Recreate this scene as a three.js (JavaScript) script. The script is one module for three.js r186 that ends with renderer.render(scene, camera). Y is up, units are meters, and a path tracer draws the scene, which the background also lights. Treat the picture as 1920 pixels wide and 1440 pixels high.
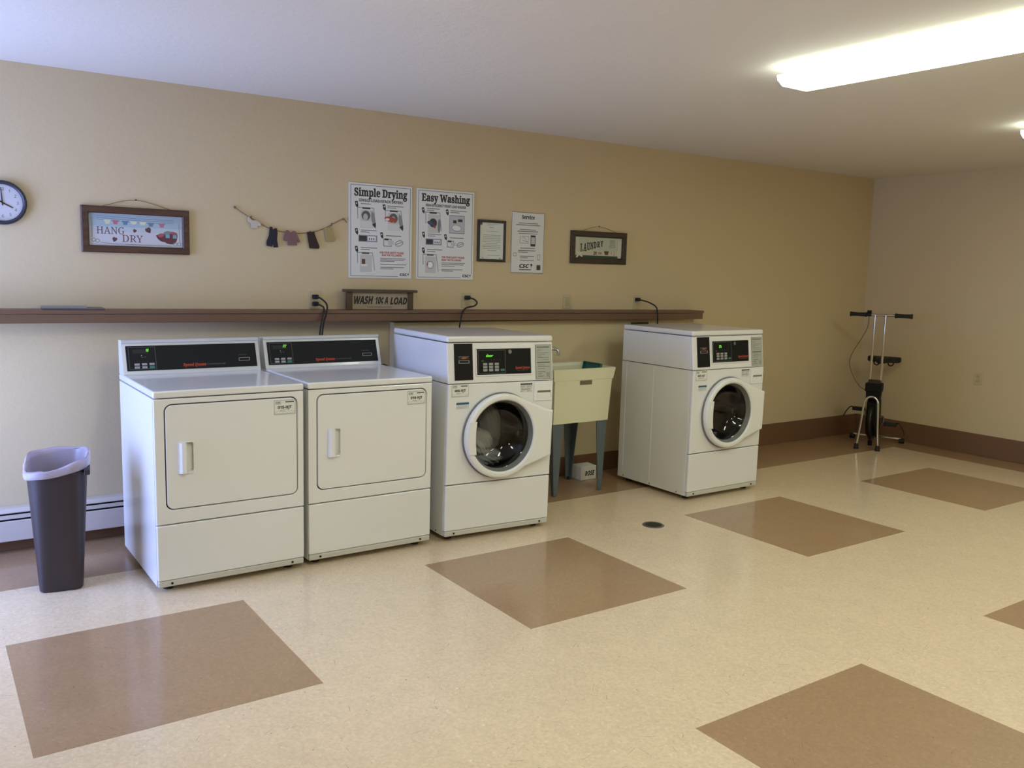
import * as THREE from 'three';
import { RoundedBoxGeometry } from 'three/addons/geometries/RoundedBoxGeometry.js';
import { mergeGeometries } from 'three/addons/utils/BufferGeometryUtils.js';
import { RectAreaLightUniformsLib } from 'three/addons/lights/RectAreaLightUniformsLib.js';

// ---------------------------------------------------------------- renderer, camera, daylight, exposure
RectAreaLightUniformsLib.init();
const scene = new THREE.Scene();
const renderer = new THREE.WebGLRenderer({ antialias: true });
renderer.toneMapping = THREE.LinearToneMapping;
renderer.toneMappingExposure = 1.0;
renderer.shadowMap.enabled = true;

const CAM = { x: -1.0395, y: 1.4845, z: 4.956, yaw: 0.60487, pitch: -0.13093, roll: 0.02622, f: 1631.13 };
const camera = new THREE.PerspectiveCamera(2 * Math.atan(720 / CAM.f) * 180 / Math.PI, 4 / 3, 0.05, 60);
{
  const { yaw, pitch, roll } = CAM, V = (x, y, z) => new THREE.Vector3(x, y, z);
  const r = V(Math.cos(yaw), 0, Math.sin(yaw)), u = V(0, 1, 0), f = V(Math.sin(yaw), 0, -Math.cos(yaw));
  const f2 = f.clone().multiplyScalar(Math.cos(pitch)).addScaledVector(u, Math.sin(pitch));
  const u2 = u.clone().multiplyScalar(Math.cos(pitch)).addScaledVector(f, -Math.sin(pitch));
  const r3 = r.clone().multiplyScalar(Math.cos(roll)).addScaledVector(u2, Math.sin(roll));
  const u3 = u2.clone().multiplyScalar(Math.cos(roll)).addScaledVector(r, -Math.sin(roll));
  camera.quaternion.setFromRotationMatrix(new THREE.Matrix4().makeBasis(r3, u3, f2.clone().negate()));
  camera.position.set(CAM.x, CAM.y, CAM.z);
}

scene.background = new THREE.Color(0.3, 0.42, 0.85);              // overcast sky beyond the window
const WIN = { x: -2.0, z0: 0.1, z1: 1.42, y0: 0.06, y1: 2.0 };   // window in the left wall
{
  const day = new THREE.RectAreaLight(new THREE.Color(0.34, 0.48, 1.0), 13.2, WIN.z1 - WIN.z0 - 0.12, WIN.y1 - WIN.y0 - 0.12);
  day.name = 'window_daylight';
  day.position.set(WIN.x + 0.012, (WIN.y0 + WIN.y1) / 2, (WIN.z0 + WIN.z1) / 2);
  day.rotation.y = -Math.PI / 2;   // shines into the room
  scene.add(day);
}
const TUBE = { color: new THREE.Color(0.9, 1.0, 0.84), intensity: 17, glow: 9 };   // ceiling fixtures

// ---------------------------------------------------------------- helpers
let seed = 12345;
const rnd = () => { seed = (seed * 1664525 + 1013904223) >>> 0; return seed / 4294967296; };
const C = (r, g, b) => new THREE.Color().setRGB(r / 255, g / 255, b / 255, THREE.SRGBColorSpace);
const mat = (c, roughness = 0.6, extra = {}) => new THREE.MeshPhysicalMaterial({ color: c, roughness, metalness: 0, ...extra });
const used = {};
const numbered = n => { const k = used[n] = (used[n] ?? -1) + 1; return k ? `${n}_${String(k).padStart(3, '0')}` : n; };
function part(name, geo, material, parent, pos, rot) {
  const m = new THREE.Mesh(geo, material); m.name = name; m.castShadow = m.receiveShadow = true;
  if (pos) m.position.set(...pos);
  if (rot) m.rotation.set(...rot);
  parent.add(m); return m;
}
function tag(o, label, category, group) { o.userData.label = label; o.userData.category = category; if (group) o.userData.group = group; return o; }
function thing(name, label, category, pos = [0, 0, 0], turn = 0, group) {
  const g = new THREE.Group(); g.name = numbered(name); g.position.set(...pos); g.rotation.y = turn; scene.add(g);
  return tag(g, label, category, group);
}
function struct(name, geo, material, pos, rot) { const m = part(name, geo, material, scene, pos, rot); m.userData.kind = 'structure'; return m; }
// box by its corners, uv in metres
function bx(x0, x1, y0, y1, z0, z1) {
  const g = new THREE.BoxGeometry(x1 - x0, y1 - y0, z1 - z0); g.translate((x0 + x1) / 2, (y0 + y1) / 2, (z0 + z1) / 2); return metres(g);
}
function rb(x0, x1, y0, y1, z0, z1, r = 0.005, s = 2) {
  const w = x1 - x0, h = y1 - y0, d = z1 - z0;
  const g = new RoundedBoxGeometry(w, h, d, s, Math.min(r, w / 2.01, h / 2.01, d / 2.01)); g.translate((x0 + x1) / 2, (y0 + y1) / 2, (z0 + z1) / 2); return g;
}
function metres(g) {
  const p = g.attributes.position, n = g.attributes.normal, uv = new Float32Array(p.count * 2);
  for (let i = 0; i < p.count; i++) {
    const ax = Math.abs(n.getX(i)), ay = Math.abs(n.getY(i)), az = Math.abs(n.getZ(i));
    const [a, b] = ay >= ax && ay >= az ? [p.getX(i), p.getZ(i)] : ax >= az ? [p.getZ(i), p.getY(i)] : [p.getX(i), p.getY(i)];
    uv[2 * i] = a; uv[2 * i + 1] = b;
  }
  g.setAttribute('uv', new THREE.BufferAttribute(uv, 2)); return g;
}
const merge = gs => mergeGeometries(gs.map(g => { const q = g.index ? g.toNonIndexed() : g; for (const k of Object.keys(q.attributes)) if (!['position', 'normal', 'uv'].includes(k)) q.deleteAttribute(k); return q; }));
function tube(pts, r, seg = 48, rs = 10, closed = false) {
  return new THREE.TubeGeometry(new THREE.CatmullRomCurve3(pts.map(p => new THREE.Vector3(...p)), closed, 'catmullrom', 0.5), seg, r, rs, closed);
}
function rod(a, b, r0, r1 = r0, s = 14) {
  const A = new THREE.Vector3(...a), B = new THREE.Vector3(...b), d = B.clone().sub(A), g = new THREE.CylinderGeometry(r1, r0, d.length(), s);
  g.applyQuaternion(new THREE.Quaternion().setFromUnitVectors(new THREE.Vector3(0, 1, 0), d.normalize())); g.translate((A.x + B.x) / 2, (A.y + B.y) / 2, (A.z + B.z) / 2); return g;
}
function poly(pts) { const s = new THREE.Shape(); pts.forEach(([x, y], i) => i ? s.lineTo(x, y) : s.moveTo(x, y)); s.closePath(); return s; }
function rrect(x0, x1, y0, y1, r, P = THREE.Shape) {
  const s = new P(); s.moveTo(x0 + r, y0); s.lineTo(x1 - r, y0); s.absarc(x1 - r, y0 + r, r, -Math.PI / 2, 0); s.lineTo(x1, y1 - r); s.absarc(x1 - r, y1 - r, r, 0, Math.PI / 2);
  s.lineTo(x0 + r, y1); s.absarc(x0 + r, y1 - r, r, Math.PI / 2, Math.PI); s.lineTo(x0, y0 + r); s.absarc(x0 + r, y0 + r, r, Math.PI, Math.PI * 1.5); return s;
}
// extrude towards +z: from z0 to z1, bevel b
function ex(shape, z0, z1, b = 0, seg = 2, cs = 24) {
  const g = new THREE.ExtrudeGeometry(shape, { depth: z1 - z0 - 2 * b, bevelEnabled: b > 0, bevelThickness: b, bevelSize: b, bevelOffset: -b, bevelSegments: seg, curveSegments: cs });
  g.translate(0, 0, z0 + b); return g;
}
function canvas(w, h, draw) {
  const c = document.createElement('canvas'); c.width = w; c.height = h; const x = c.getContext('2d'); draw(x, w, h);
  const t = new THREE.CanvasTexture(c); t.colorSpace = THREE.SRGBColorSpace; t.magFilter = THREE.LinearFilter; return t;
}
function plate(w, h) { return new THREE.PlaneGeometry(w, h); }   // a printed face, laid on a solid board
function fit(x, str, cx, cy, w, font, color, size, bold = 'bold') {
  x.font = `${bold} ${size}px ${font}`; const m = x.measureText(str).width || w; x.save(); x.translate(cx, cy); x.scale(w / m, 1); x.fillStyle = color; x.textAlign = 'center'; x.textBaseline = 'middle'; x.fillText(str, 0, 0); if (bold.includes('bold')) { x.strokeStyle = color; x.lineWidth = size * 0.06; x.lineJoin = 'round'; x.strokeText(str, 0, 0); } x.restore();
}
function lines(x, x0, y, w, n, gap, th, color) { x.fillStyle = color; for (let i = 0; i < n; i++) x.fillRect(x0, y + i * gap, w * (i === n - 1 && n > 1 ? 0.55 : 1 - 0.06 * ((i * 7) % 3)), th); }
function noiseTex(size, draw, srgb = false) {
  const d = new Uint8Array(size * size * 4); draw(d, size);
  const t = new THREE.DataTexture(d, size, size); t.wrapS = t.wrapT = THREE.RepeatWrapping; t.magFilter = THREE.LinearFilter; t.minFilter = THREE.LinearMipmapLinearFilter; t.generateMipmaps = true;
  if (srgb) t.colorSpace = THREE.SRGBColorSpace; t.needsUpdate = true; return t;
}
// tiling value noise
function valueNoise(size, cell) {
  const n = Math.round(size / cell), g = Float32Array.from({ length: n * n }, rnd), out = new Float32Array(size * size);
  for (let y = 0; y < size; y++) for (let x = 0; x < size; x++) {
    const fx = x / cell, fy = y / cell, ix = Math.floor(fx), iy = Math.floor(fy), tx = fx - ix, ty = fy - iy, sx = tx * tx * (3 - 2 * tx), sy = ty * ty * (3 - 2 * ty);
    const q = (a, b) => g[((iy + b) % n) * n + (ix + a) % n];
    out[y * size + x] = (q(0, 0) * (1 - sx) + q(1, 0) * sx) * (1 - sy) + (q(0, 1) * (1 - sx) + q(1, 1) * sx) * sy;
  }
  return out;
}

// ---------------------------------------------------------------- materials
function speckle(base, light, dark, scuffs) {
  const S = 1024;
  return noiseTex(S, d => {
    const a = valueNoise(S, 8), b = valueNoise(S, 64), c = valueNoise(S, 4);
    for (let i = 0; i < S * S; i++) {
      const v = (a[i] - 0.5) * 0.06 + (b[i] - 0.5) * 0.025 + (c[i] - 0.5) * 0.05;
      for (let k = 0; k < 3; k++) d[4 * i + k] = Math.max(0, Math.min(255, base[k] * (1 + v)));
      d[4 * i + 3] = 255;
    }
    const chip = (col, al, n, smin, smax, thin) => {
      for (let q = 0; q < n; q++) {
        const cx = rnd() * S, cy = rnd() * S, L = smin + rnd() * (smax - smin), an = rnd() * 6.283, W = thin ? 0.7 : L * (0.35 + 0.4 * rnd()), co = Math.cos(an), si = Math.sin(an), R = Math.ceil(L);
        for (let y = -R; y <= R; y++) for (let x = -R; x <= R; x++) {
          const u = (x * co + y * si) / L, w = (-x * si + y * co) / W; if (u * u + w * w > 1) continue;
          const i = 4 * ((((cy + y) | 0) + S) % S * S + (((cx + x) | 0) + S) % S);
          for (let k = 0; k < 3; k++) d[i + k] = d[i + k] * (1 - al) + col[k] * al;
        }
      }
    };
    chip(light, 0.4, 1300, 2, 5); chip(dark, 0.25, 1100, 2, 6); chip(light, 0.8, 110, 3, 5);
    if (scuffs) { chip([90, 78, 62], 0.45, 46, 8, 26, true); chip([70, 60, 48], 0.6, 40, 1, 3); }
  }, true);
}
const texCream = speckle([221, 197, 165], [238, 222, 192], [186, 164, 130], true);
const texBrown = speckle([163, 130, 97], [182, 150, 118], [136, 104, 76], true);
for (const t of [texCream, texBrown]) t.repeat.set(0.8, 0.8);
const texOrange = noiseTex(512, d => { const a = valueNoise(512, 4), b = valueNoise(512, 16); for (let i = 0; i < 512 * 512; i++) { d[4 * i] = d[4 * i + 1] = d[4 * i + 2] = 128 + 70 * (a[i] - 0.5) + 90 * (b[i] - 0.5); d[4 * i + 3] = 255; } });
texOrange.repeat.set(1.6, 1.6);
const texWood = noiseTex(512, d => {
  const a = valueNoise(512, 8), b = valueNoise(512, 64);
  for (let y = 0; y < 512; y++) for (let x = 0; x < 512; x++) { const i = y * 512 + x, v = 0.86 + 0.18 * (a[((y * 4) % 512) * 512 + (x >> 3)] - 0.5) + 0.24 * (b[((y * 2) % 512) * 512 + (x >> 2)] - 0.5); for (let k = 0; k < 3; k++) d[4 * i + k] = Math.min(255, 235 * v); d[4 * i + 3] = 255; }
}, true);
texWood.repeat.set(2, 6);

const M = {
  floorCream: mat(new THREE.Color(1, 1, 1), 0.42, { map: texCream, clearcoat: 0.6, clearcoatRoughness: 0.13 }),
  floorBrown: mat(new THREE.Color(1, 1, 1), 0.42, { map: texBrown, clearcoat: 0.6, clearcoatRoughness: 0.13 }),
  wall: mat(C(204, 185, 149), 0.75, { bumpMap: texOrange, bumpScale: 0.0008 }),
  lowerWall: mat(C(207, 190, 153), 0.7, { bumpMap: texOrange, bumpScale: 0.0008 }),
  ceiling: mat(C(224, 218, 208), 0.85, { bumpMap: texOrange, bumpScale: 0.0012 }),
  base: mat(C(118, 86, 62), 0.45),
  shelf: mat(C(139, 104, 80), 0.45, { map: texWood }),
  enamel: mat(C(228, 227, 227), 0.25, { clearcoat: 0.5, clearcoatRoughness: 0.1 }),
  enamelSide: mat(C(228, 226, 222), 0.3, { clearcoat: 0.35, clearcoatRoughness: 0.15 }),
  plastic: mat(C(230, 229, 226), 0.35),
  kick: mat(C(196, 192, 184), 0.5),
  gap: mat(C(38, 36, 34), 0.9),
  blackGloss: mat(C(24, 24, 25), 0.5, { specularIntensity: 0.3 }),
  blackMatte: mat(C(24, 23, 22), 0.55, { specularIntensity: 0.35 }),
  rubber: mat(C(22, 21, 20), 0.7),
  greyKey: mat(C(150, 150, 148), 0.5),
  greenKey: mat(C(40, 120, 104), 0.5),
  greyFrame: mat(C(128, 128, 126), 0.45),
  chrome: mat(C(205, 205, 205), 0.16, { metalness: 1 }),
  steel: mat(C(140, 140, 138), 0.35, { metalness: 1 }),
  darkSteel: mat(C(58, 58, 58), 0.4, { metalness: 1 }),
  green: new THREE.MeshStandardMaterial({ color: C(20, 60, 10), emissive: new THREE.Color(0.22, 1.0, 0.06), emissiveIntensity: 1.1, roughness: 0.6 }),
  glass: new THREE.MeshPhysicalMaterial({ color: new THREE.Color(1, 1, 1), transmission: 1, roughness: 0.02, thickness: 0, ior: 1.5 }),
  darkGlass: new THREE.MeshPhysicalMaterial({ color: C(205, 205, 205), transmission: 1, roughness: 0.02, thickness: 0, ior: 1.5 }),
  ivory: mat(C(192, 178, 142), 0.45),
  sink: mat(C(220, 217, 186), 0.42),
  slate: mat(C(88, 99, 104), 0.5),
  white: mat(C(235, 234, 230), 0.6),
  paper: mat(C(222, 222, 218), 0.7),
  frameBrown: mat(C(98, 62, 46), 0.5, { map: texWood }),
  frameOlive: mat(C(74, 56, 36), 0.5, { map: texWood }),
  signWood: mat(C(104, 82, 52), 0.6, { map: texWood }),
  blackFrame: mat(C(40, 28, 26), 0.4),
  twine: mat(C(128, 98, 66), 0.9),
  heater: mat(C(205, 194, 184), 0.45),
};
const print = (t, rough = 0.6, extra = {}) => new THREE.MeshPhysicalMaterial({ map: t, roughness: rough, metalness: 0, ...extra });

// ---------------------------------------------------------------- the room
const XL = WIN.x, XR = 6.451, ZF = 7.6, H = 2.413;
const floor = struct('floor', bx(XL - 0.15, XR + 0.15, -0.12, 0, -0.15, ZF + 0.15), M.floorCream);
const BE = 0.612, BR = 6.13, SQ = 0.9144, PX = 1.8288;
part('border_strip', bx(XL, XR, -0.02, 0.0006, 0, BE), M.floorBrown, floor);
part('border_strip', bx(BR, XR, -0.02, 0.0006, BE, ZF), M.floorBrown, floor);
for (let j = 0; j < 3; j++) for (let k = 0; k < 4; k++) {
  const x = -0.812 + k * PX, z = [1.252, 3.098, 4.927][j];
  part('brown_tile_square', bx(x, x + SQ, -0.02, 0.0006, z, z + SQ), M.floorBrown, floor);
}
struct('ceiling', bx(XL - 0.15, XR + 0.15, H, H + 0.12, -0.15, ZF + 0.15), M.ceiling);
struct('wall_back', bx(XL - 0.15, XR + 0.15, 0, H, -0.15, 0), M.wall);
struct('wall_right', bx(XR, XR + 0.15, 0, H, 0, ZF), M.wall);
struct('wall_front', bx(XL - 0.15, XR + 0.15, 0, H, ZF, ZF + 0.15), M.wall);
{ // left wall with its window opening (extruded along -x)
  const s = poly([[0, 0], [ZF, 0], [ZF, H], [0, H]]);
  s.holes.push(poly([[WIN.z0, WIN.y0], [WIN.z0, WIN.y1], [WIN.z1, WIN.y1], [WIN.z1, WIN.y0]]));
  const g = new THREE.ExtrudeGeometry(s, { depth: 0.15, bevelEnabled: false }); g.rotateY(-Math.PI / 2); // shape x -> z, depth -> -x
  struct('wall_left', metres(g), M.wall, [XL, 0, 0]);
  const w = new THREE.Group(); w.name = 'window_1'; w.userData.kind = 'structure'; w.position.set(XL - 0.06, 0, 0); scene.add(w);
  const { z0, z1, y0, y1 } = WIN, t = 0.06, zm = (z0 + z1) / 2;
  part('window_frame', merge([bx(-0.04, 0.04, y0, y0 + t, z0, z1), bx(-0.04, 0.04, y1 - t, y1, z0, z1), bx(-0.04, 0.04, y0 + t, y1 - t, z0, z0 + t), bx(-0.04, 0.04, y0 + t, y1 - t, z1 - t, z1), bx(-0.04, 0.04, y0 + t, y1 - t, zm - 0.03, zm + 0.03)]), M.white, w);
  part('pane', bx(-0.004, 0.004, y0 + t, y1 - t, z0 + t, zm - 0.03), M.glass, w);
  part('pane', bx(-0.004, 0.004, y0 + t, y1 - t, zm + 0.03, z1 - t), M.glass, w);
}
const BB = 0.188;
struct('baseboard_back', merge([rb(4.092, XR, 0.0006, BB, 0, 0.008, 0.003), rb(-0.085, 1.438, 0.0006, BB, 0, 0.008, 0.003), rb(XL + 0.001, -0.087, 0.0006, 0.064, 0, 0.006, 0.002)]), M.base);
struct('baseboard_right', rb(XR - 0.008, XR, 0.0006, BB, 0.009, ZF, 0.003), M.base);
// lower wall stands proud behind the washers, below the ledge
const BO = 0.06;
struct('wall_back_lower', bx(1.44, 4.09, 0.001, 1.135, 0, BO), M.lowerWall);
struct('baseboard_lower', rb(1.44, 4.09, 0.0006, 0.14, BO, BO + 0.007, 0.003), M.base);

// ledge shelf along the back wall
const SH = x => 1.2255 - 0.0058 * x;
{
  const g = thing('ledge_shelf', 'long brown painted ledge shelf running along the back wall', 'shelf', [0, SH(0), 0]);
  g.rotation.z = -0.0058;
  part('shelf_board', rb(XL + 0.01, 4.105, -0.02, 0, 0.0015, 0.152, 0.004), M.shelf, g);
  part('apron', rb(XL + 0.01, 4.098, -0.066, -0.0215, 0.131, 0.147, 0.003), M.shelf, g);
}

// baseboard heater on the left
{
  const g = thing('baseboard_heater', 'long beige metal baseboard heater behind the trash bin', 'heater', [0, 0, 0]);
  const x0 = -1.95, x1 = -0.11;
  part('back_plate', bx(x0, x1, 0.0655, 0.232, 0.001, 0.008), M.heater, g);
  part('hood', ex(poly([[-0.0085, 0.232], [-0.06, 0.232], [-0.071, 0.213], [-0.0685, 0.209], [-0.058, 0.222], [-0.0085, 0.222]]), 0, x1 - x0).rotateY(Math.PI / 2).translate(x0, 0, 0), M.heater, g);
  part('damper', rb(x0, x1, 0.1795, 0.2, 0.06, 0.068, 0.002), M.heater, g);
  part('front_cover', rb(x0, x1, 0.066, 0.1705, 0.06, 0.072, 0.004), M.heater, g);
  part('heating_fins', bx(x0 + 0.05, x1 - 0.03, 0.09, 0.2, 0.009, 0.05), M.gap, g);
  part('end_cap', rb(x1 + 0.0005, x1 + 0.02, 0.0655, 0.234, 0.001, 0.074, 0.004), M.heater, g);
}

// ---------------------------------------------------------------- ceiling lights
{
  const L = 1.22, W2 = 0.125;
  const prof = [[-W2, -0.042], [-0.12, -0.062], [-0.085, -0.084], [0.085, -0.084], [0.12, -0.062], [W2, -0.042]];
  const lensMat = new THREE.MeshStandardMaterial({ color: C(250, 248, 240), emissive: TUBE.color, emissiveIntensity: TUBE.glow, roughness: 0.5 });
  const lens = ex(poly(prof), 0, L, 0), houseG = merge([bx(-0.1, 0.1, -0.04, 0, 0.03, L - 0.03), bx(-0.104, 0.104, -0.0415, -0.0365, 0.026, L - 0.026)]);
  const spots = [
    [2.31, 2.3, 'long glowing fluorescent ceiling light at the upper right'],
    [4.5, 2.3, 'fluorescent ceiling light just entering the frame at its right edge'],
    [0.16, 2.3, 'fluorescent ceiling light over the machines, above the picture'],
    [0.16, 5.0, 'fluorescent ceiling light behind the camera on the left'],
    [2.31, 5.0, 'fluorescent ceiling light behind the camera in the middle'],
    [4.5, 5.0, 'fluorescent ceiling light behind the camera on the right'],
  ];
  for (const [x, z, label] of spots) {
    const g = thing('ceiling_light', label, 'ceiling light', [x, H, z], 0, 'fluorescent ceiling lights');
    part('housing', houseG, M.white, g);
    part('light_lens', lens, lensMat, g);
    const a = new THREE.RectAreaLight(TUBE.color, TUBE.intensity, 0.15, L - 0.04);
    a.name = 'tube_light'; a.position.set(0, -0.0865, L / 2); a.rotation.x = -Math.PI / 2; g.add(a);
  }
}

// ---------------------------------------------------------------- printed things
function sevenSegment(text, h, slant = 0.16) {   // lit segments, one small solid each
  const S = { a: [0, 2, 1, 2], b: [1, 2, 1, 1], c: [1, 1, 1, 0], d: [0, 0, 1, 0], e: [0, 1, 0, 0], f: [0, 2, 0, 1], g: [0, 1, 1, 1] };
  const D = { 0: 'abcdef', 1: 'bc', 2: 'abged', 5: 'afgcd', 8: 'abcdefg', d: 'bcdeg', o: 'cdeg', r: 'eg' };
  const u = h / 2, gs = []; let cx = 0;
  for (const ch of text) {
    for (const s of D[ch]) {
      const [x0, y0, x1, y1] = S[s].map(v => v * u), hor = y0 === y1, t = h * 0.13;
      const b = hor ? bx(x0 + t * 0.3, x1 - t * 0.3, y0 - t / 2, y0 + t / 2, 0, 0.0012) : bx(x0 - t / 2, x0 + t / 2, Math.min(y0, y1) + t * 0.35, Math.max(y0, y1) - t * 0.35, 0, 0.0012);
      b.translate(cx, 0, 0); gs.push(b);
    }
    cx += u * 1.5;
  }
  const g = merge(gs), p = g.attributes.position; for (let i = 0; i < p.count; i++) p.setX(i, p.getX(i) + slant * p.getY(i)); return g;
}
function assetTag(id) {
  return print(canvas(320, 208, (x, w, h) => {
    x.fillStyle = '#dedfd8'; x.fillRect(0, 0, w, h); x.strokeStyle = '#8d8d85'; x.lineWidth = 6; x.strokeRect(3, 3, w - 6, h - 6);
    x.fillStyle = '#3c3c3a'; x.fillRect(168, 20, 130, 16); fit(x, 'CSC', 62, 32, 80, 'sans-serif', '#4a4a48', 34); x.fillRect(18, 52, 84, 5);
    fit(x, id, w / 2, 104, 210, 'sans-serif', '#2c2c2b', 56); lines(x, 90, 142, 140, 2, 12, 5, '#8a8a84');
    x.strokeStyle = '#a5a59c'; x.lineWidth = 4; x.strokeRect(14, 166, w - 28, 26);
  }), 0.45);
}
function poster(title, sub, draw, x0) {
  return print(canvas(768, 1024, (x, w, h) => {
    x.fillStyle = '#dcdcdd'; x.fillRect(0, 0, w, h); x.strokeStyle = '#55555a'; x.lineWidth = 5; x.strokeRect(22, 22, w - 44, h - 44);
    fit(x, title, w / 2, 98, w * 0.84, 'serif', '#18171a', 112); fit(x, sub, w / 2, 182, w * 0.7, 'sans-serif', '#4c4a50', 40);
    draw(x, w, h);
    x.fillStyle = '#dcdcdd'; x.fillRect(w - 170, h - 62, 160, 50); fit(x, 'CSC', w - 102, h - 44, 92, 'sans-serif', '#1c1c20', 40); x.fillStyle = '#1c1c20'; x.beginPath(); x.arc(w - 40, h - 50, 9, 0, 7); x.fill(); x.fillRect(w - 42, h - 46, 5, 16);
  }), 0.5);
}
function marker(x, px, py) { x.save(); x.translate(px, py); x.rotate(-0.18); x.fillStyle = '#1d1c20'; x.fillRect(-16, -34, 32, 50); x.beginPath(); x.moveTo(-16, 16); x.lineTo(16, 16); x.lineTo(4, 38); x.fill(); x.fillStyle = '#d8d8d8'; x.fillRect(-6, -20, 12, 18); x.restore(); }
function machineArt(x, px, py, w, h, kind) {
  const G = (a, b) => { x.fillStyle = a; x.fillRect(...b); };
  x.strokeStyle = '#7d82a0'; x.lineWidth = 8; x.beginPath(); x.moveTo(px, py + h * 0.55); x.lineTo(px - 4, py); x.lineTo(px + w * 0.86, py); x.lineTo(px + w, py + h * 0.9); x.stroke();
  G('#c3c3c6', [px + w * 0.14, py + h * 0.1, w * 0.7, h * 0.88]); G('#2f2f33', [px + w * 0.24, py - h * 0.02, w * 0.44, h * 0.08]);
  if (kind === 'dry') {
    x.fillStyle = '#55555a'; x.beginPath(); x.arc(px + w * 0.44, py + h * 0.38, w * 0.24, 0, 7); x.fill(); x.fillStyle = '#b6b6b8'; x.beginPath(); x.ellipse(px + w * 0.42, py + h * 0.45, w * 0.13, w * 0.17, 0, 0, 7); x.fill();
    x.fillStyle = '#d3d3d4'; x.fillRect(px + w * 0.16, py + h * 0.66, w * 0.62, h * 0.3);
    x.fillStyle = '#8a8a8e'; x.beginPath(); x.ellipse(px + w * 0.84, py + h * 0.5, w * 0.1, h * 0.34, -0.15, 0, 7); x.fill(); x.fillStyle = '#26262a'; x.beginPath(); x.moveTo(px + w * 0.78, py + h * 0.8); x.lineTo(px + w, py + h * 0.7); x.lineTo(px + w * 0.98, py + h); x.fill();
  } else if (kind === 'wash') {
    x.fillStyle = '#2f3036'; x.beginPath(); x.arc(px + w * 0.46, py + h * 0.5, w * 0.24, 0, 7); x.fill(); x.fillStyle = '#3d4a66'; x.beginPath(); x.ellipse(px + w * 0.3, py + h * 0.52, w * 0.22, h * 0.09, 0.3, 0, 7); x.fill(); x.fillStyle = '#9c4038'; x.beginPath(); x.arc(px + w * 0.56, py + h * 0.68, w * 0.08, 0, 7); x.fill();
    x.fillStyle = '#7a7a80'; x.beginPath(); x.ellipse(px + w * 0.84, py + h * 0.64, w * 0.09, h * 0.34, 0, 0, 7); x.fill();
  } else if (kind === 'door') {
    x.strokeStyle = '#85858a'; x.lineWidth = 9; x.fillStyle = '#ececec'; x.beginPath(); x.arc(px + w * 0.46, py + h * 0.55, w * 0.2, 0, 7); x.fill(); x.stroke(); x.fillStyle = '#b04038'; x.fillRect(px + w * 0.24, py + h * 0.46, w * 0.09, h * 0.12);
  } else { G('#5a3934', [px + w * 0.24, py + h * 0.32, w * 0.2, h * 0.28]); G('#e2e2e2', [px + w * 0.2, py + h * 0.58, w * 0.36, h * 0.1]); }
}
function panelArt(x, px, py, w, h) { x.fillStyle = '#8b90a8'; x.fillRect(px, py, w, h); x.fillStyle = '#2b2b30'; x.fillRect(px + 10, py + 8, w * 0.4, h - 16); x.fillStyle = '#e2e2e4'; x.fillRect(px + w * 0.5, py + 12, w * 0.42, h - 26); x.fillStyle = '#44444a'; for (let i = 0; i < 3; i++) { x.fillRect(px + w * 0.56 + i * 26, py + h * 0.4, 12, h * 0.3); x.fillRect(px + 24 + i * 22, py + h * 0.62, 12, 12); } }
function cardArt(x, px, py, w, h) { x.strokeStyle = '#6c7090'; x.lineWidth = 8; x.strokeRect(px, py, w * 0.36, h); x.fillStyle = '#29292d'; x.fillRect(px + 8, py - 6, w * 0.2, 20); x.fillStyle = '#c2c2c6'; x.fillRect(px + w * 0.2, py + h * 0.2, w * 0.3, h * 0.6); x.lineWidth = 7; x.strokeStyle = '#66666c'; x.beginPath(); x.ellipse(px + w * 0.76, py + h * 0.55, w * 0.2, h * 0.36, -0.3, 0, 7); x.stroke(); x.beginPath(); x.moveTo(px + w * 0.6, py + h * 0.7); x.lineTo(px + w * 0.92, py + h * 0.35); x.stroke(); }

const posterDry = poster('Simple Drying', 'SINGLE-LOAD/STACK DRYERS', (x, w, h) => {
  marker(x, 92, 230); lines(x, 140, 216, 120, 1, 0, 8, '#6a686c'); machineArt(x, 106, 262, 216, 220, 'dry');
  marker(x, 424, 246); lines(x, 462, 224, 200, 2, 18, 8, '#6a686c'); machineArt(x, 440, 276, 220, 220, 'dry');
  x.fillStyle = '#a8463c'; x.beginPath(); x.ellipse(500, 372, 74, 30, 0.15, 0, 7); x.fill(); x.fillStyle = '#e2dcd6'; x.beginPath(); x.ellipse(462, 374, 26, 14, 0, 0, 7); x.fill();
  marker(x, 92, 520); lines(x, 140, 500, 190, 2, 20, 8, '#6a686c'); panelArt(x, 112, 556, 228, 74);
  marker(x, 396, 552); lines(x, 446, 548, 190, 1, 0, 9, '#5a585c'); cardArt(x, 420, 590, 250, 78);
  marker(x, 92, 712); lines(x, 140, 690, 200, 2, 20, 8, '#6a686c'); machineArt(x, 104, 748, 206, 214, 'load');
  fit(x, 'FOR YOUR SAFETY PLEASE', 520, 740, 300, 'sans-serif', '#a64840', 30); fit(x, 'READ THE FOLLOWING', 520, 768, 250, 'sans-serif', '#a64840', 28);
  lines(x, 376, 800, 320, 3, 16, 8, '#77757a'); lines(x, 376, 866, 330, 1, 0, 8, '#77757a'); lines(x, 376, 898, 300, 2, 16, 8, '#77757a');
});
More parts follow.
